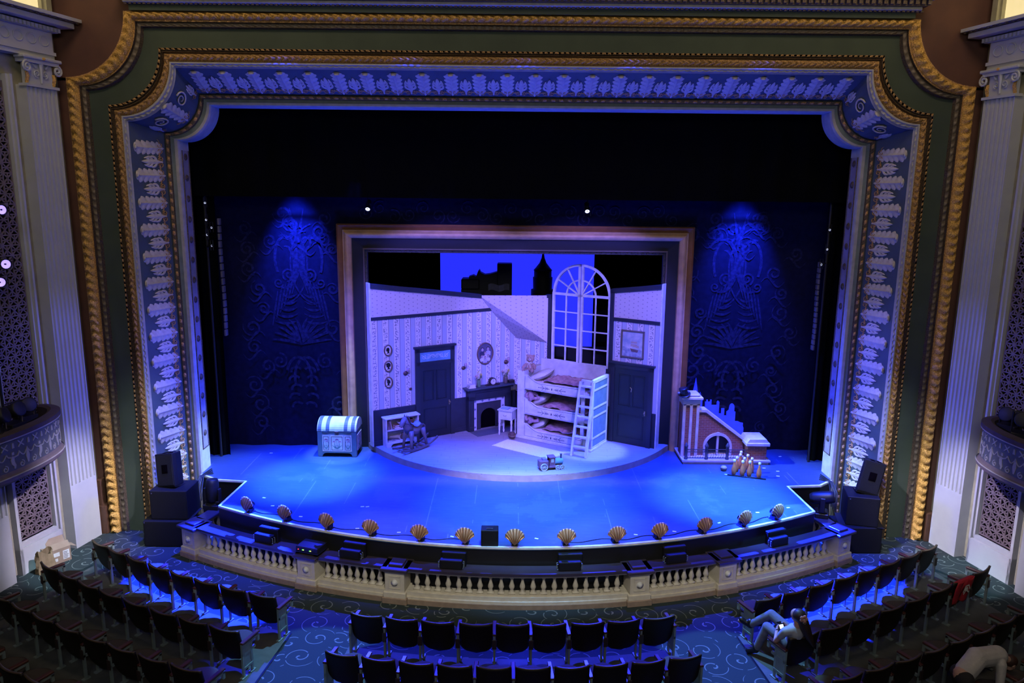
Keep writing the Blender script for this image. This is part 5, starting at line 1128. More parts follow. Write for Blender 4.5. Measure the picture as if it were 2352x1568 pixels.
PN = [((4.92, 16.18), 'leftmost skittle of the front line'), ((5.09, 16.11), 'second skittle from the left in the front line'), ((5.24, 16.08), 'third skittle from the left in the front line'), ((5.43, 15.99), 'rightmost skittle, standing apart at the end of the front line'), ((5.03, 16.36), 'left skittle of the line behind the front skittles'), ((5.19, 16.31), 'middle skittle of the line behind the front skittles'), ((5.36, 16.30), 'right skittle of the line behind the front skittles'), ((5.17, 16.56), 'left skittle of the pair near the back of the group'), ((5.33, 16.52), 'right skittle of the pair near the back of the group'), ((5.24, 16.74), 'single skittle at the very back of the group, by the brick model')]
for i, ((x, y), l) in enumerate(PN):
    if i == 0: p0.location = (x, y, 0); p0['label'] = l
    else: dup(p0, (x, y, 0), i*.7, l)
t = thing('skittle_ball', 'flattened wooden bowling ball lying left of the skittles', 'ball', (4.76, 16.42, 0)); b = MB(); b.ball((0, 0, .062), .075, .07, .062, 16, 10); b.build('ball', mat('worn pale wood', (.40, .32, .24), .5, noise=12), t, True); b = MB(); b.lathe([(.0755, -.012), (.077, 0), (.0755, .012)], 20, (0, 0, .062)); b.build('band', mat('dark band', (.08, .05, .04), .5), t, True)
t = thing('cane', 'black walking cane with a white tip lying in front of the skittles', 'cane', (0, 0, 0)); b = MB(); b.cyl((4.76, 16.12, .014), (5.55, 15.86, .014), .012); b.build('shaft', mat('black lacquer', (.01, .01, .012), .2), t, True); b = MB(); b.cyl((4.70, 16.14, .014), (4.76, 16.12, .014), .014); b.build('tip', white, t, True)
# ---------------------------------------------------------------- balustrade in front of the apron
yB = lambda x: 12.31 + .0435*x*x
def nrm(x):
    d = .087*x; L = math.hypot(1, d); return (d/L, -1/L)          # points to the audience
def bp(x, off, z): n_ = nrm(x); return (x + n_[0]*off, yB(x) + n_[1]*off, z)
bal = thing('balustrade', 'cream stone balustrade with dark rail curving in front of the stage', 'balustrade', (0, 0, 0))
railwood = mat('dark polished rail', (.045, .035, .045), .3, noise=4)
def swept(x0, x1, o0, o1, z0, z1, name, m_, b=None, n_=None):
    fin_ = b is None; b = b or MB(); n_ = n_ or max(2, int(abs(x1 - x0)*5)); xs = [x0 + (x1 - x0)*k/n_ for k in range(n_ + 1)]; L = [[bp(x, o, z) for x in xs] for o, z in ((o1, z0), (o1, z1), (o0, z1), (o0, z0))]
    for i in range(4): b.loft(L[i], L[(i + 1) % 4])
    b.add([q[0] for q in L], [(0, 1, 2, 3)]); b.add([q[-1] for q in L], [(3, 2, 1, 0)])
    return b.build(name, m_, bal) if fin_ else b
XP = [-6.45, -3.82, -2.15, 2.15, 3.82, 6.45]
bprof = [(.055, 0), (.055, .03), (.04, .035), (.045, .05), (.03, .065), (.036, .085), (.052, .12), (.048, .15), (.028, .215), (.022, .26), (.03, .275), (.03, .285), (.024, .29), (.045, .31), (.05, .34)]
b0 = MB().lathe(bprof, 12).box(-.06, -.06, 0, .06, .06, .03).box(-.055, -.055, .315, .055, .055, .34)
bo0 = b0.build('baluster', cream, bal, True); bmesh_data = bo0.data; first = True
def put_baluster(p, rz):
    global first
    if first: o = bo0; first = False
    else: o = bo0.copy(); COL.objects.link(o); o.parent = bal
    o.location = p; o.rotation_euler = (0, 0, rz)
for a, c, k in zip(XP, XP[1:], (14, 8, 20, 8, 14)):
    a2, c2 = a + .2, c - .2
    swept(a2, c2, -.16, .17, ZF, -.93, 'plinth', stone_brown); 
    b = MB(); swept(a2, c2, -.14, .15, -.93, -.88, 0, 0, b); swept(a2, c2, -.12, .125, -.88, -.80, 0, 0, b); swept(a2, c2, -.1, .1, -.80, -.785, 0, 0, b); b.build('base', cream, bal)
    b = MB(); swept(a2, c2, -.1, .1, -.445, -.41, 0, 0, b); swept(a2, c2, -.12, .13, -.41, -.385, 0, 0, b); b.build('upper_rail', cream, bal)
    swept(a2 - .05, c2 + .05, -.15, .16, -.385, -.34, 'top_rail', railwood)
    for j in range(k):
        x = a2 + .06 + (c2 - a2 - .12)*(j + .5)/k; put_baluster(bp(x, 0, -.785), math.atan2(*reversed((1, .087*x))))
for x in XP:
    rz = math.atan2(.087*x, 1); M0 = Matrix.Translation(bp(x, 0, 0)) @ Matrix.Rotation(rz, 4, 'Z')
    b = MB(); b.M = M0; b.box(-.21, -.21, -.91, .21, .2, -.80, .01); b.box(-.18, -.18, -.82, .18, .18, -.42); b.box(-.2, -.2, -.43, .2, .2, -.395, .006); b.box(-.11, -.19, -.74, -.1, -.178, -.5); b.box(.1, -.19, -.74, .11, -.178, -.5); b.box(-.11, -.19, -.51, .11, -.178, -.5); b.box(-.11, -.19, -.74, .11, -.178, -.73)
    pier = b.build('pier', cream, bal)
    b = MB(); b.M = M0; b.box(-.23, -.23, ZF, .23, .2, -.9, .01); b.build('pier_plinth', stone_brown, pier)
    b = MB(); b.M = M0 @ Matrix.Translation((0, -.18, -.62)) @ Matrix.Rotation(PI/2, 4, 'X'); b.lathe([(.062, 0), (.066, .012), (.045, .02), (.05, .028), (.02, .04), (.001, .045)], 14); b.build('rosette', white, pier, True)
    b = MB(); b.M = M0; b.box(-.25, -.25, -.395, .25, .23, -.34, .012); b.box(-.13, -.13, -.34, .13, .13, -.30, .008); b.build('pier_cap', railwood, pier)
for s in (-1, 1):   # returns from the end piers to the stage
    p, q = Vector((s*6.4, 14.3, 0)), Vector((s*6.1, 15.4, 0)); d = (q - p).normalized(); L = (q - p).length; M0 = Matrix.Translation(p) @ Matrix.Rotation(math.atan2(d.y, d.x), 4, 'Z')
    b = MB(); b.M = M0; b.box(0, -.15, -.385, L, .15, -.34, .008); b.build('return_rail', railwood, bal)
    b = MB(); b.M = M0; b.box(0, -.12, ZF, L, .12, -.785); b.box(0, -.1, -.445, L, .1, -.385); b.build('return_base', cream, bal)
    for j in range(5): put_baluster(tuple(p + d*(.15 + .2*j) + Vector((0, 0, -.785))), 0)

# ---------------------------------------------------------------- footlights
lampm = mat('black lamp housing', (.015, .015, .017), .4)
def footlight():
    t = thing('shell_footlight', 'x', 'footlight', (0, 0, 0), 0, 'gold shell footlights on the stage edge')
    b = MB()
    def sh(u, v):
        a = (u - .5)*2; rib = math.cos(a*PI*8); r = .335*(1 - .26*abs(a)**2.2)*(.06 + .94*v)*(1 + .022*rib*v)
        an = a*R(46)*(.45 + .55*v**.7)
        return (r*math.sin(an)*.98, -.045 - .085*math.sin(PI*min(1, v**.85*.93 + .02))*(1 - .4*a*a) - .010*rib*v**.7, .012 + r*math.cos(an))
    b.grid(64, 12, sh); b.build('shell', shell_gold, t, True, solid=.01)
    b = MB(); b.box(-.06, -.06, 0, .06, .10, .02); b.box(-.045, -.03, .02, .045, .08, .08); b.build('base', lampm, t)
    b = MB(); b.at((0, .02, .15), (R(-75), 0, 0)); b.lathe([(.04, -.06), (.055, -.04), (.055, .06), (.065, .065), (.06, .066), (.05, .05)], 12); b.build('lamp', lampm, t, True)
    
    for s in (-1, 1): b = MB(); b.tube([(s*.07, .03, .03), (s*.075, .03, .15), (s*.055, .03, .17)], .007, 5); b.build('bracket', lampm, t)
    return t
f0 = footlight(); FX = [-5.25, -4.41, -3.53, -2.67, -1.76, -.94, -.05, .87, 1.78, 2.58, 3.46, 4.30, 5.03]
FL = ['first gold shell footlight from the left end of the stage edge', 'second gold shell footlight from the left end of the stage edge', 'third gold shell footlight from the left end of the stage edge', 'fourth gold shell footlight from the left end of the stage edge', 'fifth gold shell footlight from the left end of the stage edge', 'gold shell footlight just left of the small black monitor speaker', 'gold shell footlight just right of the small black monitor speaker', 'sixth gold shell footlight from the right end of the stage edge', 'fifth gold shell footlight from the right end of the stage edge', 'fourth gold shell footlight from the right end of the stage edge', 'third gold shell footlight from the right end of the stage edge', 'second gold shell footlight from the right end of the stage edge', 'first gold shell footlight from the right end of the stage edge']
for i, x in enumerate(FX):
    rz = math.atan2(.095*x, 1)*1.25; p = (x, yA(x) + .10, .0)
    if i == 0: f0.location = p; f0.rotation_euler = (0, 0, rz); f0['label'] = FL[0]
    else: dup(f0, p, rz, FL[i])
for nm, seq in (('left', FX[:6]), ('right', FX[7:])):
    b = MB()
    pts = []
    for a, c in zip(seq, seq[1:]):
        for k in range(8): u = k/8; x = a + (c - a)*u; pts.append((x, yA(x) + .22 + .05*math.sin(u*2*PI)*(1 if int(a*7) % 2 else -1), .008))
    b.tube(pts, .007, 5); tag(b.build('footlight_cable', lampm, smooth=True), 'thin black cable trailing between the %s hand footlights' % nm, 'cable')
def speaker_box(name, label, cat, loc, rz, W, D, H, grp=None, parts=('cabinet', 'front_grille'), tilt=0, bev=.01, gr=True):
    t = thing(name, label, cat, loc, rz, grp); t.rotation_euler = (tilt, 0, rz)
    b = MB(); b.box(-W/2, 0, 0, W/2, D, H, bev); b.build('cabinet', cabinet_black, t)
    if gr: b = MB(); b.box(-W/2 + .02, -.006, .02, W/2 - .02, .0, H - .02); b.build('front_grille', mesh_grille, t)
    return t
t = speaker_box('monitor_speaker', 'small black box speaker among the footlights at the centre of the stage edge', 'speaker', (-.5, 12.51, 0), 0, .31, .22, .31)
b = MB(); b.box(-.06, .05, .31, .06, .1, .325, .004); b.build('handle', plastic, t)
FS = [(-4.78, 'leftmost'), (-3.02, 'second from the left'), (-1.17, 'third from the left'), (.92, 'third from the right'), (2.86, 'second from the right'), (4.98, 'rightmost')]
for x, w_ in FS:
    rz = math.atan2(.087*x, 1)
    p = bp(x, .07, -.34); t = speaker_box('front_fill_speaker', 'low black speaker on the balustrade rail, front one of the %s pair' % w_, 'speaker', p, rz, .40, .11, .17, 'front fill speakers on the balustrade')
    for sx in (-1, 1):
        for y_ in (.02, .08): b = MB(); b.tube([(sx*.205, y_, .03), (sx*.225, y_, .03), (sx*.225, y_, .13), (sx*.205, y_, .13)], .006, 5); b.build('bracket', iron, t)
    p = bp(x + .03, -.06, -.34); t = speaker_box('front_fill_speaker', 'black speaker on the balustrade rail, taller rear one of the %s pair' % w_, 'speaker', p, rz, .44, .09, .26, 'front fill speakers on the balustrade')
t = thing('rack_unit', 'flat black equipment box with small coloured lights on the second balustrade pier from the left', 'equipment', bp(-3.8, 0, -.30), math.atan2(-.33, 1))
b = MB(); b.box(-.24, -.17, 0, .24, .17, .02); b.box(-.23, -.16, .02, .23, .16, .11, .006); b.build('case', plastic, t)
b = MB(); b.box(-.225, -.165, .03, .225, -.16, .10); fpn = b.build('front_panel', black, t)
for x, c in ((-.18, (1, .05, .03)), (-.09, (.1, 1, .1)), (-.07, (.6, 1, .1)), (.06, (.1, 1, .1)), (.08, (.9, .8, .1))): b = MB(); b.box(x, -.172, .05, x + .012, -.165, .062); b.build('indicator', mat('led %.1f %.1f' % c[:2], c, .3, emit=c, estr=4), fpn)

# ---------------------------------------------------------------- loudspeaker stacks and moving heads at the sides
for s, sd in ((-1, 'left'), (1, 'right')):
    cx = 7.22 if s < 0 else 7.08
    t = speaker_box('subwoofer', 'large black subwoofer on the house floor, lower one of the %s stack' % sd, 'speaker', (s*cx, 14.42, ZF), 0, .86, .62, .56)
    b = MB(); b.lathe([(.012, 0), (.012, .02)], 8, (-.4, -.0, .52)); b.build('badge', steel, t)
    t = speaker_box('subwoofer', 'large black subwoofer in the middle of the %s speaker stack, under the wedge speaker' % sd, 'speaker', (s*(7.13 if s < 0 else 7.1), 14.5, ZF + .565), R(0 if s < 0 else -14), .76 if s < 0 else .62, .62, .62)
    b = MB(); b.lathe([(.012, 0), (.012, .02)], 8, (-.33 if s < 0 else -.26, 0, .56)); b.build('badge', steel, t)
    b = MB(); b.box(-.43, -.01, -.003, .43, .60, .0); b.build('felt', black, t)
    t = thing('wedge_speaker', 'black tapered loudspeaker tilted on top of the %s speaker stack' % sd, 'speaker', (s*7.22, 14.66, ZF + 1.19), R(14*s if s < 0 else -8)); t.rotation_euler = (R(-9), R(-9 if s < 0 else 12), R(-14 if s < 0 else -14))
    o = [(-.21, 0), (.21, 0), (.21, .12), (.12, .38), (-.12, .38), (-.21, .12)]
    b = MB(); b.slab(o, .02, .70); b.build('cabinet', cabinet_black, t, bevel=.012)
    b = MB(); b.box(-.19, -.012, .05, .19, 0, .67, .004); b.build('front_grille', mesh_grille, t)
    b = MB(); b.box(-.06 + s*.0, -.02, .30, .08, -.011, .48, .003); b.box(-.03, -.024, .33, .06, -.018, .45); b.build('handle_cup', void, t)
    for q in (-.08, .05): b = MB(); b.box(q, .08, .70, q + .07, .16, .712); b.build('top_handle', void, t)
    b = MB(); b.box(-.2, 0.02, 0, .2, .36, .02); b.build('foot', black, t)
def mover(loc, rz, tilt, label):
    t = thing('moving_head_light', label, 'stage light', loc, rz)
    b = MB(); b.box(-.17, -.13, 0, .17, .13, .10, .012); b.box(-.11, -.1, .10, .11, .1, .13, .006); b.build('base', plastic, t)
    b = MB(); b.box(-.18, -.05, .13, -.135, .05, .44, .012); b.box(.135, -.05, .13, .18, .05, .44, .012); b.box(-.17, -.06, .12, .17, .06, .17, .01); b.build('yoke', plastic, t)
    b = MB(); b.M = Matrix.Translation((0, 0, .40)) @ Matrix.Rotation(tilt, 4, 'X'); b.lathe([(.001, -.26), (.09, -.25), (.125, -.18), (.135, -.02), (.13, .14), (.115, .22), (.105, .23)], 18); b.build('head', plastic, t, True)
    b = MB(); b.M = Matrix.Translation((0, 0, .40)) @ Matrix.Rotation(tilt, 4, 'X'); b.lathe([(.0005, .225), (.10, .225)], 18); b.build('lens', mat('dark glass', (.05, .05, .09), .06), t)
    return t
mover((-6.36, 14.85, -.34), R(-10), R(-6), 'black moving head stage light standing upright beside the left speaker stack')
mover((6.36, 14.75, -.34), R(70), R(78), 'black moving head stage light tipped sideways beside the right speaker stack')
for s, sd in ((-1, 'left'), (1, 'right')):
    b = MB()
    for k in range(4): b.tube([(s*(6.75 + .05*k), 15.9 + .1*k, .012), (s*(6.9 + .02*k), 15.75 - .03*k, .03), (s*(6.85 + .05*k), 15.5, -.15), (s*(6.75 + .04*k), 15.2, -.33 - .05*k)], .012, 5)
    tag(b.build('cable_bundle', plastic, smooth=True), 'bundle of black cables dropping off the %s corner of the stage' % sd, 'cable')
    t = thing('wooden_box', 'dark brown stepped wooden box between the %s pilaster and the gilt frame' % sd, 'box', (s*8.83, 15.0, ZF)); b = MB(); b.box(-.1, 0, 0, .12 if s < 0 else .1, .25, .62, .006); b.build('lower_block', mat('brown varnished ply', (.10, .05, .03), .5, noise=5), t)
    if s < 0: b = MB(); b.box(-.1, .05, .62, .03, .25, 1.18, .006); b.build('upper_block', MATS['brown varnished ply'], t)

# ---------------------------------------------------------------- box balconies on the side walls
relief_m = mat('pale relief', (.36, .36, .38), .6); balc_m = mat('slate balcony front', (.10, .115, .14), .7)
for s, sd in ((-1, 'left'), (1, 'right')):
    root, P, fin = SIDES[s]
    t = thing('box_balcony', 'curved box balcony with pale relief figures on the %s side wall' % sd, 'balcony', root.location, root.rotation_euler.z)
    xc, a, bb, n_ = 2.75, (1.80 if s < 0 else 1.62), .95, 40
    def ring_(g, z): return [(xc - (a + g)*math.cos(PI*k/n_), -(bb + g)*math.sin(PI*k/n_)**.8 if 0 < k < n_ else 0, z) for k in range(n_ + 1)]
    def shell_(L, nm, m_, cap=False):
        b = P(MB()); rs = [ring_(*q) for q in L]
        for A, B in zip(rs, rs[1:]): b.loft(A, B)
        if cap: b.add(rs[0], [tuple(range(len(rs[0])))])
        return fin(b, nm, m_, t)
    shell_([(-.12, 1.22), (-.02, 1.24), (.05, 1.30), (.05, 1.36), (.02, 1.40), (.0, 1.45)], 'lower_moulding', mat('mauve moulding', (.15, .12, .13), .6), True)
    shell_([(.06, 1.355), (.07, 1.37), (.06, 1.385)], 'pale_fillet', relief_m)
    shell_([(0, 1.45), (0, 1.98)], 'parapet', balc_m)
    shell_([(.0, 1.98), (.05, 2.0), (.05, 2.02)], 'rail_fillet', relief_m); shell_([(.05, 2.02), (.05, 2.10), (-.10, 2.13), (-.16, 2.10), (-.16, 1.8)], 'rail', mat('plum padded rail', (.07, .05, .06), .8))
    cum = [0]; base = ring_(.008, 0)
    for i in range(1, len(base)): cum.append(cum[-1] + math.hypot(base[i][0] - base[i - 1][0], base[i][1] - base[i - 1][1]))
    def onc(u):
        for i in range(1, len(cum)):
            if u <= cum[i] or i == len(cum) - 1: f_ = (u - cum[i - 1])/(cum[i] - cum[i - 1]); return base[i - 1][0] + (base[i][0] - base[i - 1][0])*f_, base[i - 1][1] + (base[i][1] - base[i - 1][1])*f_
    M_ = Matrix.Scale(-1 if s < 0 else 1, 4, (0, 1, 0))
    def wrap(b, nm):
        b.v = [tuple(M_ @ Vector((*onc(max(0.001, min(v[0], cum[-1] - .001))), v[2]))) for v in b.v]; b.build(nm, relief_m, t, solid=.012)
    b = MB()
    for k in range(26):
        u = .05 + .17*k
        if k % 2: b.ribbon([(u - .06, 1.83), (u, 1.88), (u + .06, 1.94)], .02, 0); b.ribbon([(u - .06, 1.94), (u, 1.89), (u + .06, 1.83)], .02, 0)
        else: b.ribbon([(u, 1.84), (u, 1.93)], [.05, .03], 0)
    wrap(b, 'relief_band')
    for k in range(7):
        u = .25 + .62*k; q = 1 if k % 2 else -1; b = MB()
        b.ribbon([(u, 1.70), (u + .02*q, 1.64), (u + .01*q, 1.58), (u - .02*q, 1.53), (u - .01*q, 1.48)], [.05, .075, .07, .05, .03], 0); b.ribbon([(u, 1.725), (u, 1.775)], [.05, .045], 0)
        b.ribbon([(u + .02, 1.68), (u + .1, 1.71), (u + .13, 1.76)], .022, 0); b.ribbon([(u - .02, 1.68), (u - .1, 1.69), (u - .14, 1.75)], .022, 0); wrap(b, 'relief_figure')
        for w_ in (-1, 1):
            b = MB(); b.ribbon([(u + w_*(.13 + .36*j/8*.5), 1.76 - .09*math.sin(PI*j/8)) for j in range(9)], .018, 0); wrap(b, 'relief_garland')
            b = MB(); b.ribbon([(u + w_*.17 + x, 1.52 + z) for x, z in spiral(0, 0, .06, .012, PI/2, 1.3)], .018, 0); wrap(b, 'relief_scroll')
        b = MB(); b.ribbon([(u + .31, 1.78), (u + .31, 1.62), (u + .31, 1.5)], [.02, .08, .03], 0); wrap(b, 'relief_urn')
    # black stage lights crowded on the balcony
    for k, (x, y, h, l) in enumerate(((1.7, -.35, .42, 'nearest the stage'), (2.15, -.55, .5, 'in the middle'), (2.6, -.7, .52, 'farthest from the stage'))):
        w_ = root.matrix_basis @ Vector((x, -y if s < 0 else y, 2.0))
        q = thing('stage_light', 'black unlit stage light crowded on the %s box balcony, %s' % (sd, l), 'stage light', w_, R(-60*s + 20*k), 'lights on the box balconies')
        b = MB(); b.box(-.16, -.14, 0, .16, .14, .14, .01); b.tube([(-.17, 0, .1), (-.17, 0, h), (.17, 0, h), (.17, 0, .1)], .02, 6); b.build('base_and_yoke', black, q)
        b = MB(); b.M = Matrix.Translation((0, 0, h*.7)) @ Matrix.Rotation(R(70), 4, 'X'); b.lathe([(.06, -.2), (.11, -.16), (.13, .1), (.14, .18), (.12, .19)], 14); b.build('body', black, q, True)
        b = MB(); b.M = Matrix.Translation((.1, -.1, .14)); b.cyl((0, 0, 0), (.02, 0, .3), .008, 5); b.ball((.02, 0, .31), .018, nu=6, nv=4); b.build('clamp_bolt', mat('worn brass', (.4, .32, .2), .4, .8), q)
b = MB(); b.cyl((-9.05, 12.75, 2.13), (-9.05, 12.75, 7.5), .025); tag(b.build('lighting_pipe', black), 'vertical black pipe on the left box balcony', 'pipe')
for k, (x, z, tl) in enumerate(((-8.69, 5.84, 60), (-8.73, 4.93, 75), (-8.86, 4.62, 70))):
    stage_light((x, 12.8, z), R(88), R(62 - 8*k), ['highest lit lamp on the left balcony pipe, blue violet lens', 'middle lit lamp on the left balcony pipe, blue violet lens', 'lowest lit lamp on the left balcony pipe, whitish lens'][k], lens=.075, e=1.1, col=(.35, .25, 1) if k < 2 else (.8, .7, 1), hook=tuple(Matrix.Rotation(-R(62 - 8*k), 4, 'Z') @ Vector((-9.05 - x, -.05, .02))))

# ---------------------------------------------------------------- theatre seats
def seat(end=0, w_=.52):
    t = thing('theatre_seat', 'x', 'seat', (0, 0, 0))
    hw = w_*.472
    def bk_(u, v):
        z = .20 + .55*v; q = hw*(1 - .04*v)*(1 if v > .42 else math.sqrt(max(.0, 1 - ((.42 - v)/.42)**2.2))*.97 + .03); x = (2*u - 1)*q; xr = 2*u - 1
        return (x, -.02 - .16*(v - .3) + .035*xr*xr*v, z + .018*xr*xr*v*(v > .9))
    b = MB(); b.grid(12, 14, bk_); b.build('backrest', seat_back_mat, t, True, solid=.035)
    b = MB(); b.grid(10, 1, lambda u, v: (bk_(u, 1)[0], bk_(u, 1)[1] - .018 + .036*v, bk_(u, 1)[2] + .004)); b.build('top_edge', mat('worn varnished edge', (.075, .05, .03), .35), t, True, solid=.012)
    b = MB(); b.grid(10, 8, lambda u, v: ((2*u - 1)*hw*.93*(1 if v < .6 else math.sqrt(max(0, 1 - ((v - .6)/.4)**2*.75))), .03 + .39*v - .05*(2*u - 1)**2*v, .40 + .02*math.sin(PI*v)*math.sin(PI*u) + .015*v)); b.build('seat_pan', seat_pan_mat, t, True, solid=.05)
    def stand(x, panel=False):
        b = MB(); b.box(x - .016, -.10, 0, x + .016, -.06, .56); b.box(x - .016, .10, 0, x + .016, .13, .52); b.box(x - .016, -.10, .36, x + .016, .2, .40); b.box(x - .016, .10, .50, x + .016, .30, .535); b.box(x - .016, .26, .42, x + .016, .30, .53); b.box(x - .03, -.14, 0, x + .03, -.02, .02); b.box(x - .03, .06, 0, x + .03, .17, .02)
        if panel: b.box(x - .012, -.08, .12, x + .012, .12, .53); b.box(x - .02, -.08, .14, x + .02, .12, .17); b.box(x - .02, -.08, .48, x + .02, .12, .51); b.box(x - .018, -.06, .2, x + .018, -.045, .46); b.box(x - .018, .085, .2, x + .018, .10, .46)
        b.build('standard', mat('teal painted end panel', (.24, .34, .34), .5, .1) if panel else iron, t)
        b = MB(); b.box(x - .032, -.10, .55, x + .032, .30, .585, .008); b.build('armrest', redwood, t)
        if not panel: b = MB(); b.box(x - .035, -.115, .34, x + .035, -.10, .50, .006); b.build('back_bracket', darkwood, t)
    stand(-w_/2, end < 0)
    if end > 0: stand(w_/2, end == 2)
    return t
protos_ = {}
def place_seats(block, row, n_):
    f0_ = rowfun(ROWS[block][row]); x0, x1 = ROWS[block][row][0][0], ROWS[block][row][2][0]
    # equal spacing along the curve
    N = 200; xs = [x0 + (x1 - x0)*k/N for k in range(N + 1)]; cum = [0]
    for k in range(N): cum.append(cum[-1] + math.hypot(xs[k + 1] - xs[k], f0_(xs[k + 1]) - f0_(xs[k])))
    sp = cum[-1]/n_; out = []
    for i in range(n_):
        d = sp*(i + .5); k = min(range(N + 1), key=lambda j: abs(cum[j] - d)); x = xs[k]; h = .01; sl = (f0_(x + h) - f0_(x - h))/(2*h)
        rz = math.atan(sl); out.append((x, f0_(x) + .12, rz))
    rw = ['front', 'second', 'third', 'fourth'][row]
    for i, (x, y, rz) in enumerate(out):
        if block == 'centre': e = -1 if i == 0 else (2 if i == n_ - 1 else 0); l = 'dark theatre seat, %s from the left in the %s row of the centre block' % (ORD[i], rw)
        elif block == 'left': e = 2 if i == 0 else 0; l = 'dark theatre seat, %s from the centre aisle in the %s row of the left block' % (ORD[i], rw)
        else: e = -1 if i == 0 else (1 if i == n_ - 1 else 0); l = 'dark theatre seat, %s from the centre aisle in the %s row of the right block' % (ORD[i], rw)
        key = (e, round(sp*50))
        if key not in protos_: t = protos_[key] = seat(e, sp*.985); t.location = (x, y, ZF + .012); t.rotation_euler = (0, 0, rz); t['label'] = l; t['group'] = 'theatre seats'
        else: dup(protos_[key], (x, y, ZF + .012), rz, l, 'theatre seats')
    return out
SEATS = {}
for blk, row, n_ in (('left', 0, 8), ('left', 1, 8), ('left', 2, 8), ('left', 3, 8), ('centre', 0, 9), ('centre', 1, 10), ('right', 0, 8), ('right', 1, 8), ('right', 2, 8), ('right', 3, 8)): SEATS[blk, row] = place_seats(blk, row, n_)
x, y, rz = SEATS['right', 1][6]
t = thing('red_shirt', 'red shirt with a white emblem draped over a seat in the right block', 'shirt', (x, y, ZF), rz)
def dr(u, v):
    a = (2*u - 1)*.24; 
    if v < .7: z = .80 - .5*v/.7 + .015*math.sin(u*14); return (a*(1 + .1*math.sin(v*9)), -.16 + .09*v/.7 - .02*math.sin(u*9), z)
    q = (v - .7)/.3; return (a, -.16 + .06 + .12*q, .80 - .1*q*q) if False else (a, -.155 + .14*q, .805 - .10*q*q)
b = MB(); b.grid(16, 14, lambda u, v: dr(u, v*.7)); b.grid(16, 6, lambda u, v: dr(u, .7 + .3*v)); b.build('cloth', mat('crimson cloth', (.42, .012, .03), .8, noise=6, rgb2=(.34, .01, .02)), t, True, solid=.01)
b = MB(); b.ribbon([(-.10, .60), (-.04, .70), (.06, .70), (.10, .62)], .03, -.185); b.ribbon([(-.08, .56), (.0, .62), (.09, .56)], .03, -.18); b.prism([(-.05, .62), (.05, .62), (.03, .67), (-.03, .67)], -.187, -.18); b.build('emblem', white, t)

# ---------------------------------------------------------------- cardboard carton by the left wall
t = thing('cardboard_box', 'open cardboard carton with white labels on the floor by the left side wall', 'box', (-8.93, 13.72, ZF), R(55))
card = mat('brown cardboard', (.34, .24, .17), .85, noise=5); b = MB(); W_, D_, H_ = .34, .22, .30
b.box(-W_/2, 0, 0, W_/2, .008, H_); b.box(-W_/2, D_ - .008, 0, W_/2, D_, H_); b.box(-W_/2, 0, 0, -W_/2 + .008, D_, H_); b.box(W_/2 - .008, 0, 0, W_/2, D_, H_); b.box(-W_/2, 0, 0, W_/2, D_, .008); b.build('carton', card, t)
for nm, q in (('front', [(-W_/2, 0, H_), (W_/2, 0, H_), (W_/2, .1, H_ + .09), (-W_/2, .1, H_ + .09)]), ('back', [(-W_/2, D_, H_), (W_/2, D_, H_), (W_/2, D_ + .07, H_ + .15), (-W_/2, D_ + .07, H_ + .15)]), ('side', [(-W_/2, 0, H_), (-W_/2, D_, H_), (-W_/2 - .12, D_, H_ + .03), (-W_/2 - .12, 0, H_ + .03)]), ('other side', [(W_/2, 0, H_), (W_/2, D_, H_), (W_/2 + .11, D_, H_ - .05), (W_/2 + .11, 0, H_ - .05)])): b = MB(); b.add(q, [(0, 1, 2, 3)]); b.build('flap', card, t, solid=.008)
b = MB(); b.box(-W_/2 + .02, -.004, .16, -.04, 0, .24); b.box(.02, -.004, .06, .14, 0, .24); b.box(-W_/2 + .04, -.004, .06, -.08, 0, .12); lb = b.build('paper_label', white, t)
b = MB()
for k in range(5): b.box(.03, -.006, .08 + .03*k, .10 + .01*(k % 3), -.004, .09 + .03*k)
b.build('print', black, lb)
b = MB(); b.box(-W_/2 + .02, .02, .16, W_/2 - .02, D_ - .02, .28, .03); b.build('white_contents', white, t)
t = thing('paper_bag', 'crumpled brown paper bag beside the cardboard carton', 'bag', (-9.04, 13.36, ZF), R(40)); b = MB(); rr = random.Random(5)
b.grid(16, 8, lambda u, v: ((.17 - .04*v + .02*math.sin(u*31 + v*7))*math.cos(2*PI*u), (.12 - .03*v + .015*math.sin(u*23))*math.sin(2*PI*u), .42*v*(1 + .12*math.sin(u*13)))); b.build('bag', mat('brown kraft paper', (.30, .21, .12), .85, noise=7, rgb2=(.22, .15, .08)), t, solid=.006)

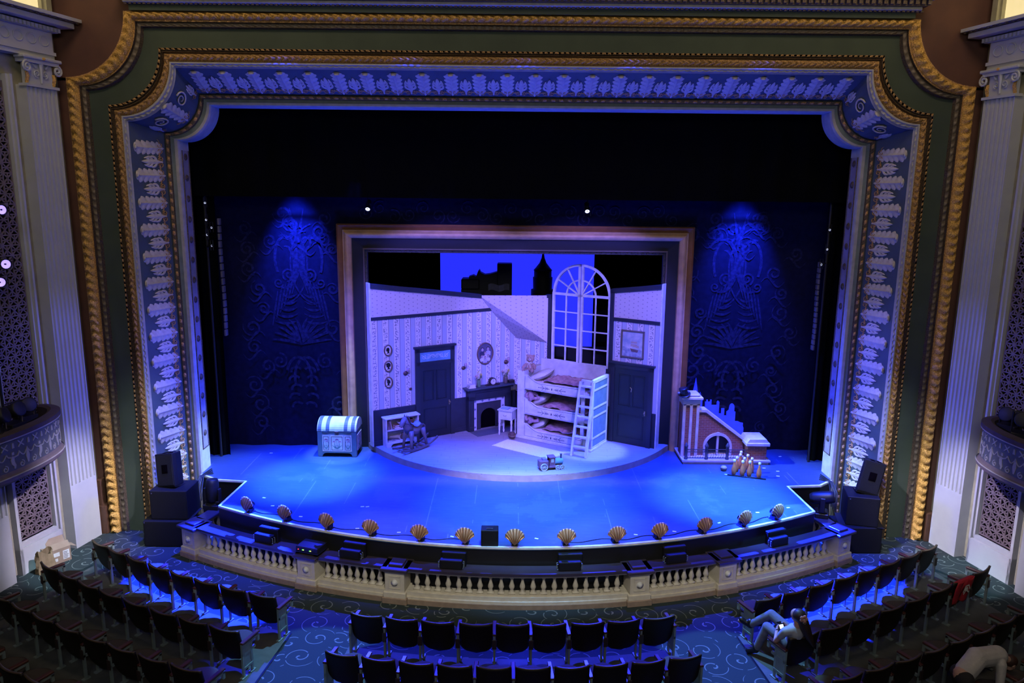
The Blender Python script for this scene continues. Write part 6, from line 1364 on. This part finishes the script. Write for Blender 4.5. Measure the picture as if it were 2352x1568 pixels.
# ---------------------------------------------------------------- people
def blob(b, name, m_, par, vox=.009, smooth=4):
    o = b.build(name, m_, par, True); q = o.modifiers.new('r', 'REMESH'); q.mode = 'VOXEL'; q.voxel_size = vox; q.use_smooth_shade = True
    q = o.modifiers.new('s', 'SMOOTH'); q.factor = .5; q.iterations = smooth; return o
def limb(b, pts, rs, n_=12):
    b.tube(pts, rs, n_)
    for p, r in zip(pts, rs): b.ball(p, r, nu=12, nv=8)
def hand(b, wrist, d, up_, side, sc=.9, curl=.6):
    """palm and five curled fingers; d = pointing direction, up_ = back of the hand, side = towards the thumb"""
    d, up_, side = Vector(d).normalized(), Vector(up_).normalized(), Vector(side).normalized(); w_ = Vector(wrist)
    for k in range(4): a = w_ + side*(.026 - .0175*k)*sc; b.tube([a, a + d*.045*sc, a + d*.085*sc], [.014*sc, .013*sc, .012*sc], 8)
    for k, L in enumerate((.068, .078, .072, .055)):
        p = w_ + d*.085*sc + side*(.028 - .0185*k)*sc; q = [p]; a = .25
        for j in range(3): a += curl*(.75 + .1*j); p = p + (d*math.cos(a) - up_*math.sin(a))*L*sc*(.42, .33, .25)[j]; q.append(p)
        b.tube(q, [.0095*sc, .0088*sc, .0082*sc, .0065*sc], 8); b.ball(q[-1], .0068*sc, nu=6, nv=4)
    p = w_ + side*.030*sc + d*.02*sc; q = [p, p + (side*.7 + d*.7)*.035*sc, p + (side*.55 + d*.9)*.065*sc - up_*.012*sc]; b.tube(q, [.013*sc, .011*sc, .0085*sc], 8)
def head(b, c, fwd, up_, sc=1.0):
    f, u = Vector(fwd).normalized(), Vector(up_).normalized(); r = f.cross(u).normalized(); u = r.cross(f); M0 = Matrix(((r.x, f.x, u.x, c[0]), (r.y, f.y, u.y, c[1]), (r.z, f.z, u.z, c[2]), (0, 0, 0, 1))) @ Matrix.Scale(sc, 4); old = b.M; b.M = M0
    b.ball((0, -.005, .015), .072, .092, .098, 18, 12); b.ball((0, .035, -.055), .052, .052, .055, 14, 9); b.ball((0, .088, -.02), .012, .018, .022, 8, 6); b.ball((0, .078, .015), .010, .012, .03, 8, 6)
    for s in (-1, 1): b.ball((s*.074, -.005, -.005), .012, .02, .032, 8, 6); b.ball((s*.035, .062, -.02), .022, .018, .02, 8, 6)
    b.ball((0, .078, -.062), .022, .010, .010, 8, 5); b.M = old; return M0
woman = thing('person', 'seated person in pale tee shirt and jeans holding a camera, pink flower in hair', 'person', (4.2, 10.45, ZF))
W = lambda x, y, z: (x - 4.2, y - 10.45, z - ZF)
hipL, hipR = W(4.16, 10.46, -.53), W(4.36, 10.54, -.53); kL, kR = W(3.93, 10.80, -.47), W(4.05, 10.98, -.36); aL, aR = W(3.80, 10.86, -.90), W(3.79, 11.17, -.66)
shL, shR = W(3.98, 10.20, -.17), W(4.30, 10.28, -.17); elL, elR = W(3.90, 10.33, -.41), W(4.36, 10.50, -.36); wrL, wrR = W(3.99, 10.55, -.37), W(4.19, 10.64, -.36)
nk, hdc = W(4.15, 10.20, -.08), W(4.15, 10.24, .06)
b = MB(); limb(b, [W(4.26, 10.48, -.52), W(4.2, 10.36, -.36), W(4.14, 10.24, -.2)], [.125, .11, .115]); limb(b, [shL, W(4.14, 10.22, -.14), shR], [.055, .08, .055]); limb(b, [nk, W(4.15, 10.22, -.01)], [.05, .045])
for h_, k_, a_, toe in ((hipL, kL, aL, W(3.70, 10.92, -.97)), (hipR, kR, aR, W(3.63, 11.22, -.62))): limb(b, [h_, k_], [.085, .06]); limb(b, [k_, a_], [.055, .036]); limb(b, [a_, toe], [.035, .03])
for s_, e_, w_ in ((shL, elL, wrL), (shR, elR, wrR)): limb(b, [s_, e_, w_], [.046, .038, .026])
head(b, hdc, (-.62, .60, -.50), (-.25, .2, .95), .98)
hand(b, wrL, (.25, .8, .25), (-.6, -.1, .6), (.3, -.1, .9)); hand(b, wrR, (-.7, .45, .2), (.3, .5, .75), (-.2, -.1, .95))
blob(b, 'body', skin, woman, .0075, 3)
b = MB(); limb(b, [W(4.26, 10.48, -.52), W(4.2, 10.36, -.36), W(4.14, 10.24, -.2)], [.14, .126, .13]); limb(b, [shL, W(4.14, 10.22, -.15), shR], [.066, .09, .066]); limb(b, [shL, tuple(Vector(shL).lerp(Vector(elL), .45))], [.066, .058]); limb(b, [shR, tuple(Vector(shR).lerp(Vector(elR), .45))], [.066, .058])
blob(b, 'tee_shirt', mat('grey lilac tee shirt', (.40, .41, .46), .9), woman, .011)
b = MB()
for h_, k_, a_ in ((hipL, kL, aL), (hipR, kR, aR)): limb(b, [h_, k_], [.102, .078]); limb(b, [k_, tuple(Vector(k_).lerp(Vector(a_), .9))], [.073, .062])
limb(b, [hipL, hipR], [.115, .115]); blob(b, 'jeans', mat('grey blue denim', (.16, .165, .20), .9, noise=12, rgb2=(.12, .125, .155)), woman, .012)
for a_, toe in ((aL, W(3.71, 10.93, -.965)), (aR, W(3.66, 11.22, -.60))): b = MB(); limb(b, [tuple(Vector(a_) + Vector((.0, -.0, .05))), a_], [.055, .06]); limb(b, [a_, tuple(Vector(a_).lerp(Vector(toe), .5) + Vector((0, 0, -.006))), toe], [.056, .05, .05]); blob(b, 'boot', mat('black boot', (.012, .011, .011), .4), woman, .011)
b = MB(); c = Vector(hdc); b.ball(tuple(c + Vector((.02, -.03, .03))), .098, .098, .10, 16, 10); limb(b, [tuple(c + Vector((.05, -.07, .0))), tuple(c + Vector((.10, -.11, -.14))), tuple(c + Vector((.16, -.13, -.28))), tuple(c + Vector((.22, -.15, -.40)))], [.08, .075, .055, .02]); limb(b, [tuple(c + Vector((.07, 0, 0))), tuple(c + Vector((.11, -.02, -.15)))], [.05, .05]); hr = blob(b, 'hair', mat('dark brown hair', (.028, .014, .011), .55, noise=30), woman, .011)
b = MB(); fc = c + Vector((.035, -.155, .05))
for k in range(5): a = k*2*PI/5; b.ball(tuple(fc + Vector((.036*math.cos(a), -.012, .036*math.sin(a)))), .030, .016, .028, 8, 5)
b.build('hair_flower', mat('pink fabric flower', (.62, .30, .24), .8), hr, True)
b = MB(); b.tube([tuple(fc + Vector((.01, 0, -.03))), tuple(fc + Vector((.0, -.0, -.07))), tuple(fc + Vector((.03, 0, -.09))), tuple(fc + Vector((.05, 0, -.06)))], .005, 5); b.build('flower_trim', mat('cream lace', (.5, .42, .28), .8), hr)
b = MB(); wv = Vector(wrL); b.tube([tuple(wv + Vector((.03*math.cos(k*.7), -.02, .03*math.sin(k*.7)))) for k in range(10)], .006, 5); b.build('wristband', black, woman)
t = thing('camera', 'black camera with a bright white screen held by the seated person', 'camera', (4.07, 10.64, -.36), R(20)); t.rotation_euler = (R(-35), R(5), R(25))
b = MB(); b.box(-.07, -.035, -.05, .07, .035, .045, .008); b.box(-.025, -.03, .045, .025, .03, .075, .006); b.build('body', plastic, t)
b = MB(); b.at((0, .035, 0), (-PI/2, 0, 0)); b.lathe([(.038, 0), (.04, .05), (.036, .075), (.03, .075), (.028, .06)], 14); b.build('lens', plastic, t, True)
b = MB(); b.box(-.042, -.039, -.035, .035, -.034, .025); b.build('screen', mat('bright screen', (.9, .9, .9), .3, emit=(.85, .92, 1), estr=1.6), t)
man = thing('person', 'person in a pale long sleeved shirt bending down among the right block seats', 'person', (6.45, 9.55, ZF))
Q = lambda x, y, z: (x - 6.45, y - 9.55, z - ZF)
b = MB(); limb(b, [Q(6.20, 9.44, -.34), Q(6.5, 9.63, -.2), Q(6.86, 9.74, -.23)], [.125, .13, .12]); limb(b, [Q(6.83, 9.60, -.27), Q(6.86, 9.74, -.24), Q(6.92, 9.92, -.27)], [.06, .09, .06]); limb(b, [Q(6.96, 9.78, -.27), Q(7.06, 9.80, -.33)], [.055, .05])
head(b, Q(7.13, 9.82, -.40), (.75, .1, -.65), (.6, .05, .75))
for y_ in (-.09, .09): limb(b, [Q(6.2, 9.44 + y_, -.36), Q(6.32, 9.47 + y_, -.70), Q(6.18, 9.42 + y_, -.97)], [.09, .065, .04]); limb(b, [Q(6.18, 9.42 + y_, -.98), Q(6.32, 9.45 + y_, -.98)], [.035, .03])
for s_, e_, w_ in ((Q(6.83, 9.58, -.28), Q(6.80, 9.52, -.55), Q(7.0, 9.60, -.66)), (Q(6.92, 9.94, -.28), Q(7.0, 10.0, -.52), Q(7.12, 9.92, -.68))): limb(b, [s_, e_, w_], [.05, .042, .028]); hand(b, w_, (.8, .1, -.5), (.4, 0, .8), (0, 1 if w_[1] < .2 else -1, .2))
blob(b, 'body', skin, man, .0085, 3)
b = MB(); limb(b, [Q(6.25, 9.47, -.32), Q(6.5, 9.63, -.2), Q(6.86, 9.74, -.23)], [.14, .148, .14]); limb(b, [Q(6.83, 9.60, -.27), Q(6.86, 9.74, -.24), Q(6.92, 9.92, -.27)], [.075, .1, .075])
for s_, e_, w_ in ((Q(6.83, 9.58, -.28), Q(6.80, 9.52, -.55), Q(7.0, 9.60, -.66)), (Q(6.92, 9.94, -.28), Q(7.0, 10.0, -.52), Q(7.12, 9.92, -.68))): limb(b, [s_, e_, tuple(Vector(e_).lerp(Vector(w_), .85))], [.07, .058, .042])
blob(b, 'shirt', mat('pale ribbed shirt', (.50, .46, .43), .9, bump=.3, bscale=60), man, .012)
b = MB()
for y_ in (-.09, .09): limb(b, [Q(6.2, 9.44 + y_, -.36), Q(6.32, 9.47 + y_, -.70), Q(6.19, 9.42 + y_, -.93)], [.11, .085, .065])
limb(b, [Q(6.2, 9.37, -.36), Q(6.2, 9.52, -.36)], [.12, .12]); blob(b, 'trousers', mat('dark trousers', (.018, .016, .018), .9), man, .012)
b = MB(); hc = Vector(Q(7.13, 9.82, -.40)); b.ball(tuple(hc + Vector((-.005, 0, .03))), .10, .085, .095, 14, 9); limb(b, [tuple(hc + Vector((-.02, .02, .03))), tuple(hc + Vector((.02, .09, -.12))), tuple(hc + Vector((.06, .1, -.22)))], [.07, .05, .015]); blob(b, 'hair', mat('auburn hair', (.05, .018, .012), .6, noise=30), man, .012)
b = MB(); b.ball(Q(6.86, 9.45, -.72), .05, .04, .05, 10, 6); o = b.build('drink_cup', mat('red plastic', (.35, .02, .02), .4), None, True); o.location = man.location; tag(o, 'small red plastic cup on a seat beside the bending person', 'cup')
